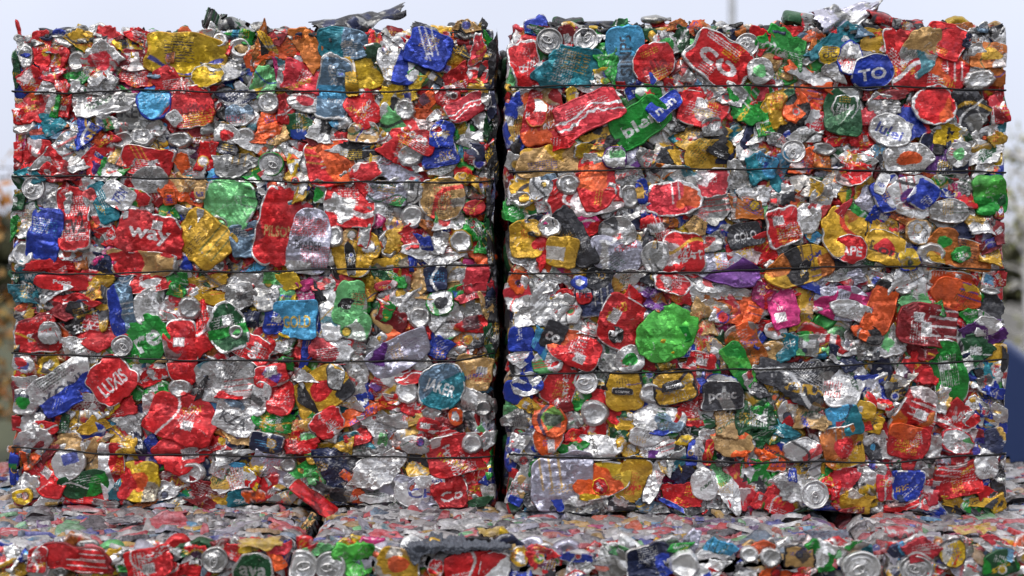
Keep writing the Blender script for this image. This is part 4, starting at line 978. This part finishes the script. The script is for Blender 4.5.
bark = plain('brown_bark', (.09, .06, .04), .9, 0, .6, 30)
birch = plain('birch_bark', (.55, .53, .50), .8, 0, .4, 12, .45)
AUT = [(.45, .17, .02), (.38, .12, .015), (.30, .16, .03), (.22, .10, .02), (.42, .25, .05), (.12, .09, .02)]
xl, _ = on_plane(-4, 0, 9.5)
leafy('autumn_tree', 'orange leaved autumn tree blurred behind the left edge of the left bale', xl - .50, 9.5, 2.25, .62, 1.4, AUT[:5], 1100, bark, 21, .05, nl=16)
xl, _ = on_plane(0, 0, 12)
leafy('autumn_shrub', 'low brown and green shrub blurred beside the lower left of the left bale', xl - .1, 11.5, 1.1, .55, .5, AUT[:5] + [(.10, .11, .04)], 1100, bark, 24, .05, nl=16)
xr, _ = on_plane(1026, 0, 10)
BIR = [(.38, .36, .18), (.30, .30, .14), (.45, .42, .26), (.24, .25, .10)]
leafy('birch_tree', 'pale birch with white trunk and thin twigs behind the right edge', xr + .02, 10, 2.5, .26, 1.5, BIR, 220, birch, 23, .035, nl=22)
leafy('birch_tree', 'slender second birch behind the first one, farther off to the right', xr + 1.0, 12.5, 2.8, .35, 1.8, BIR, 260, birch, 29, .04, nl=22)

# lamp post seen over the right bale
post_m = plain('galvanised_steel', (.30, .31, .33), .5, .6)
X, _ = on_plane(732, 0, 14)
lp = empty('lamp_post', (X, 14, 0)); tag(lp, 'grey lamp post rising out of focus behind the right bale', 'lamp post')
mb = MB(); mb.tube([(0, 0, 0), (0, 0, 1), (0, 0, 1.05), (0, 0, 6.8)], [.07, .07, .04, .033], 16); mb.build('post', post_m, lp)
mb = MB(); mb.tube([(0, 0, 6.8), (0, -.1, 7.0), (0, -.5, 7.12), (0, -1.0, 7.15)], .025, 10); mb.build('arm', post_m, lp)
mb = MB(); mb.tube([(0, -.95, 7.15), (0, -1.0, 7.15), (0, -1.4, 7.16), (0, -1.55, 7.15)], [.03, .10, .11, .04], 14); mb.build('lamp_head', post_m, lp)
mb = MB(); mb.tube([(0, 0, 0.002), (0, 0, .03)], .16, 16); mb.build('base_plate', post_m, lp)

# dark blue vehicle parked beyond the right bale
def vehicle():
    m, nt, P = nodes_of('navy_car_paint'); P.inputs['Base Color'].default_value = (.012, .03, .11, 1)
    P.inputs['Roughness'].default_value = .35; P.inputs['Coat Weight'].default_value = .5
    glass = plain('dark_glass', (.02, .025, .03), .08); tyre = plain('tyre_rubber', (.02, .02, .02), .85); rimm = plain('wheel_alloy', (.5, .5, .52), .35, .9)
    D = 8.6; xf, _ = on_plane(1052, 0, D)
    r = empty('parked_car', (xf - 2.1, D + .9, 0)); tag(r, 'dark blue car parked out of focus behind the right bale', 'car')
    # side profile (length X, height Z), the nose to the right
    prof = [(-2.1, .45), (-2.12, .8), (-2.05, 1.05), (-1.85, 1.55), (-1.5, 1.72), (0, 1.74), (.35, 1.66), (.95, 1.22), (1.5, 1.19), (1.88, 1.13), (2.05, 1.0), (2.12, .75), (2.1, .42)]
    prof += [(1.75, .30), (-1.75, .30)]
    bm = bmesh.new(); hw = .88
    rings = []
    for yy, ins in ((-hw, .05), (-hw * .93, 0), (0, -.02), (hw * .93, 0), (hw, .05)):
        rings.append([bm.verts.new((x * (1 - ins * .3), yy * (1 - .14 * max(0, z - 1.1)), z - ins * .3 * (z > .9) + (ins * .6 if z < .5 else 0))) for x, z in prof])
    for a, b in zip(rings, rings[1:]):
        for i in range(len(prof)): bm.faces.new((a[i], a[(i + 1) % len(prof)], b[(i + 1) % len(prof)], b[i]))
    bm.faces.new(rings[0][::-1]); bm.faces.new(rings[-1])
    bmesh.ops.recalc_face_normals(bm, faces=bm.faces)
    me = bpy.data.meshes.new('body'); bm.to_mesh(me); bm.free(); me.materials.append(m)
    o = bpy.data.objects.new('body', me); COL.objects.link(o); o.parent = r
    bv = o.modifiers.new('soft', 'BEVEL'); bv.width = .05; bv.segments = 3
    for sgn in (-1, 1):
        for pts in ([(-1.7, 1.12), (-1.5, 1.55), (-.75, 1.6), (-.75, 1.12)], [(-.68, 1.12), (-.68, 1.6), (.2, 1.58), (.75, 1.15)]):
            V = [(x, sgn * (hw * (1 - .14 * max(0, z - 1.1)) + .006), z) for x, z in pts] + [(x, sgn * (hw * (1 - .14 * max(0, z - 1.1)) - .02), z) for x, z in pts]
            mb = MB(); mb.add(V, [[0, 1, 2, 3], [7, 6, 5, 4]] + [[i, (i + 1) % 4, 4 + (i + 1) % 4, 4 + i] for i in range(4)])
            mb.build('side_window', glass, r, smooth=False)
        mb = MB(); mb.tube([(2.0, sgn * .62, .85), (2.115, sgn * .62, .84)], [.11, .09], 14); mb.build('headlight', plain('lamp_glass', (.6, .6, .6), .1), r)
        for wx in (-1.3, 1.3):
            w = MB(); w.tube([(wx, sgn * .72, .33), (wx, sgn * .70, .33), (wx, sgn * .92, .33), (wx, sgn * .90, .33)], [.2, .33, .33, .2], 24); wo = w.build('wheel', tyre, r)
            w = MB(); w.tube([(wx, sgn * .88, .33), (wx, sgn * .925, .33)], [.21, .19], 18); w.build('rim', rimm, wo)
    mb = MB(); mb.add([(.40, -.66, 1.67), (.96, -.74, 1.25), (.96, .74, 1.25), (.40, .66, 1.67)], [[0, 1, 2, 3]])
    ob = mb.build('windscreen', glass, r, smooth=False); ob.modifiers.new('t', 'SOLIDIFY').thickness = .02
vehicle()

# unseen wood added behind the viewer to give the cans dark reflections
def wood():
    rg = np.random.default_rng(91); n = 9000
    an = rg.uniform(R(180 - 25), R(360 + 25), n); d = rg.uniform(26, 34, n); hh = 6 + 2.5 * np.sin(an * 7) + 1.5 * np.sin(an * 17 + 1)
    # and a low hedge line beyond the yard in front
    n2_ = 7000; an2 = rg.uniform(R(20), R(160), n2_); d2 = rg.uniform(58, 66, n2_); h2 = 2.3 + .5 * np.sin(an2 * 31) + .5 * np.sin(an2 * 73 + 1)
    an, d, hh = np.r_[an, an2], np.r_[d, d2], np.r_[hh, h2]; n = len(an)
    z = hh * rg.uniform(0, 1, n) ** .8
    c = np.stack([np.cos(an) * d, np.sin(an) * d, z], 1)
    n1 = rg.normal(size=(n, 3)); n1 /= np.linalg.norm(n1, axis=1)[:, None]; n2 = np.cross(n1, rg.normal(size=(n, 3))); n2 /= np.linalg.norm(n2, axis=1)[:, None]
    sz = rg.uniform(.5, 1.1, (n, 1))
    V = np.stack([c - n1 * sz, c + n2 * sz * .6, c + n1 * sz, c - n2 * sz * .6], 1).reshape(-1, 3)
    tag(mesh_obj('added_wood_and_hedge', V, np.arange(n * 4).reshape(-1, 4), plain('wood_foliage', (.05, .05, .02), .8, 0, 0, .3, .5), smooth=False), 'unseen dark wood added behind the viewer, with a low hedge beyond the yard', 'wood', kind='stuff')
wood()

# ---------------------------------------------------------------- overcast daylight
w = bpy.data.worlds.new('World'); SC.world = w; w.use_nodes = True
nt = w.node_tree; N, L = nt.nodes, nt.links
bg = N['Background']
sky = N.new('ShaderNodeTexSky'); sky.sky_type = 'NISHITA'; sky.sun_disc = False
SUN_EL, SUN_AZ = 52, 205          # high, over the viewer's left shoulder
sky.sun_elevation = R(SUN_EL); sky.sun_rotation = R(SUN_AZ); sky.dust_density = 2.0
tc = N.new('ShaderNodeTexCoord'); sp = N.new('ShaderNodeSeparateXYZ'); L.new(tc.outputs['Generated'], sp.inputs[0])
# cloud cover brightens from the horizon to the zenith
mr = N.new('ShaderNodeMapRange'); mr.inputs['From Min'].default_value = 0; mr.inputs['From Max'].default_value = 1
mr.inputs['To Min'].default_value = 7.7; mr.inputs['To Max'].default_value = 15.5
L.new(sp.outputs['Z'], mr.inputs['Value'])
ns = N.new('ShaderNodeTexNoise'); ns.inputs['Scale'].default_value = 2.2; ns.inputs['Detail'].default_value = 4; L.new(tc.outputs['Generated'], ns.inputs['Vector'])
nr = N.new('ShaderNodeMapRange'); nr.inputs['To Min'].default_value = .8; nr.inputs['To Max'].default_value = 1.2; L.new(ns.outputs['Fac'], nr.inputs['Value'])
mu = N.new('ShaderNodeMath'); mu.operation = 'MULTIPLY'; L.new(mr.outputs['Result'], mu.inputs[0]); L.new(nr.outputs['Result'], mu.inputs[1])
cc = N.new('ShaderNodeVectorMath'); cc.operation = 'SCALE'; L.new(mu.outputs[0], cc.inputs['Scale'])
tn = N.new('ShaderNodeMix'); tn.data_type = 'RGBA'; tn.inputs['A'].default_value = (.89, .94, 1.13, 1); tn.inputs['B'].default_value = (1.0, .99, .98, 1)
L.new(sp.outputs['Z'], tn.inputs['Factor']); L.new(tn.outputs['Result'], cc.inputs[0])
mx = N.new('ShaderNodeMix'); mx.data_type = 'RGBA'; mx.inputs['Factor'].default_value = .88
L.new(sky.outputs['Color'], mx.inputs['A']); L.new(cc.outputs[0], mx.inputs['B']); L.new(mx.outputs['Result'], bg.inputs['Color'])
bg.inputs['Strength'].default_value = .10
sd = bpy.data.lights.new('sun', 'SUN'); sd.energy = 1.4; sd.angle = R(13); sd.color = (1, .96, .9)
so = bpy.data.objects.new('sun', sd); COL.objects.link(so)
el, az = R(SUN_EL), R(SUN_AZ)
dirv = Vector((math.sin(az) * math.cos(el), math.cos(az) * math.cos(el), math.sin(el)))
so.rotation_euler = dirv.to_track_quat('Z', 'Y').to_euler(); so.location = (-3, -6, 9)

cd = bpy.data.cameras.new('camera'); co = bpy.data.objects.new('camera', cd); COL.objects.link(co)
co.location = (0, 0, EYE); co.rotation_euler = (R(90), 0, 0)
cd.sensor_width = 36; cd.lens = FPX * 36 / 1024; cd.shift_y = (HY - 288) / 1024
cd.clip_start = .05; cd.clip_end = 2000
cd.dof.use_dof = True; cd.dof.focus_distance = 3.23; cd.dof.aperture_fstop = 2.2
SC.camera = co
SC.view_settings.view_transform = 'Standard'; SC.view_settings.look = 'None'
SC.view_settings.exposure = 0.12; SC.view_settings.gamma = 1
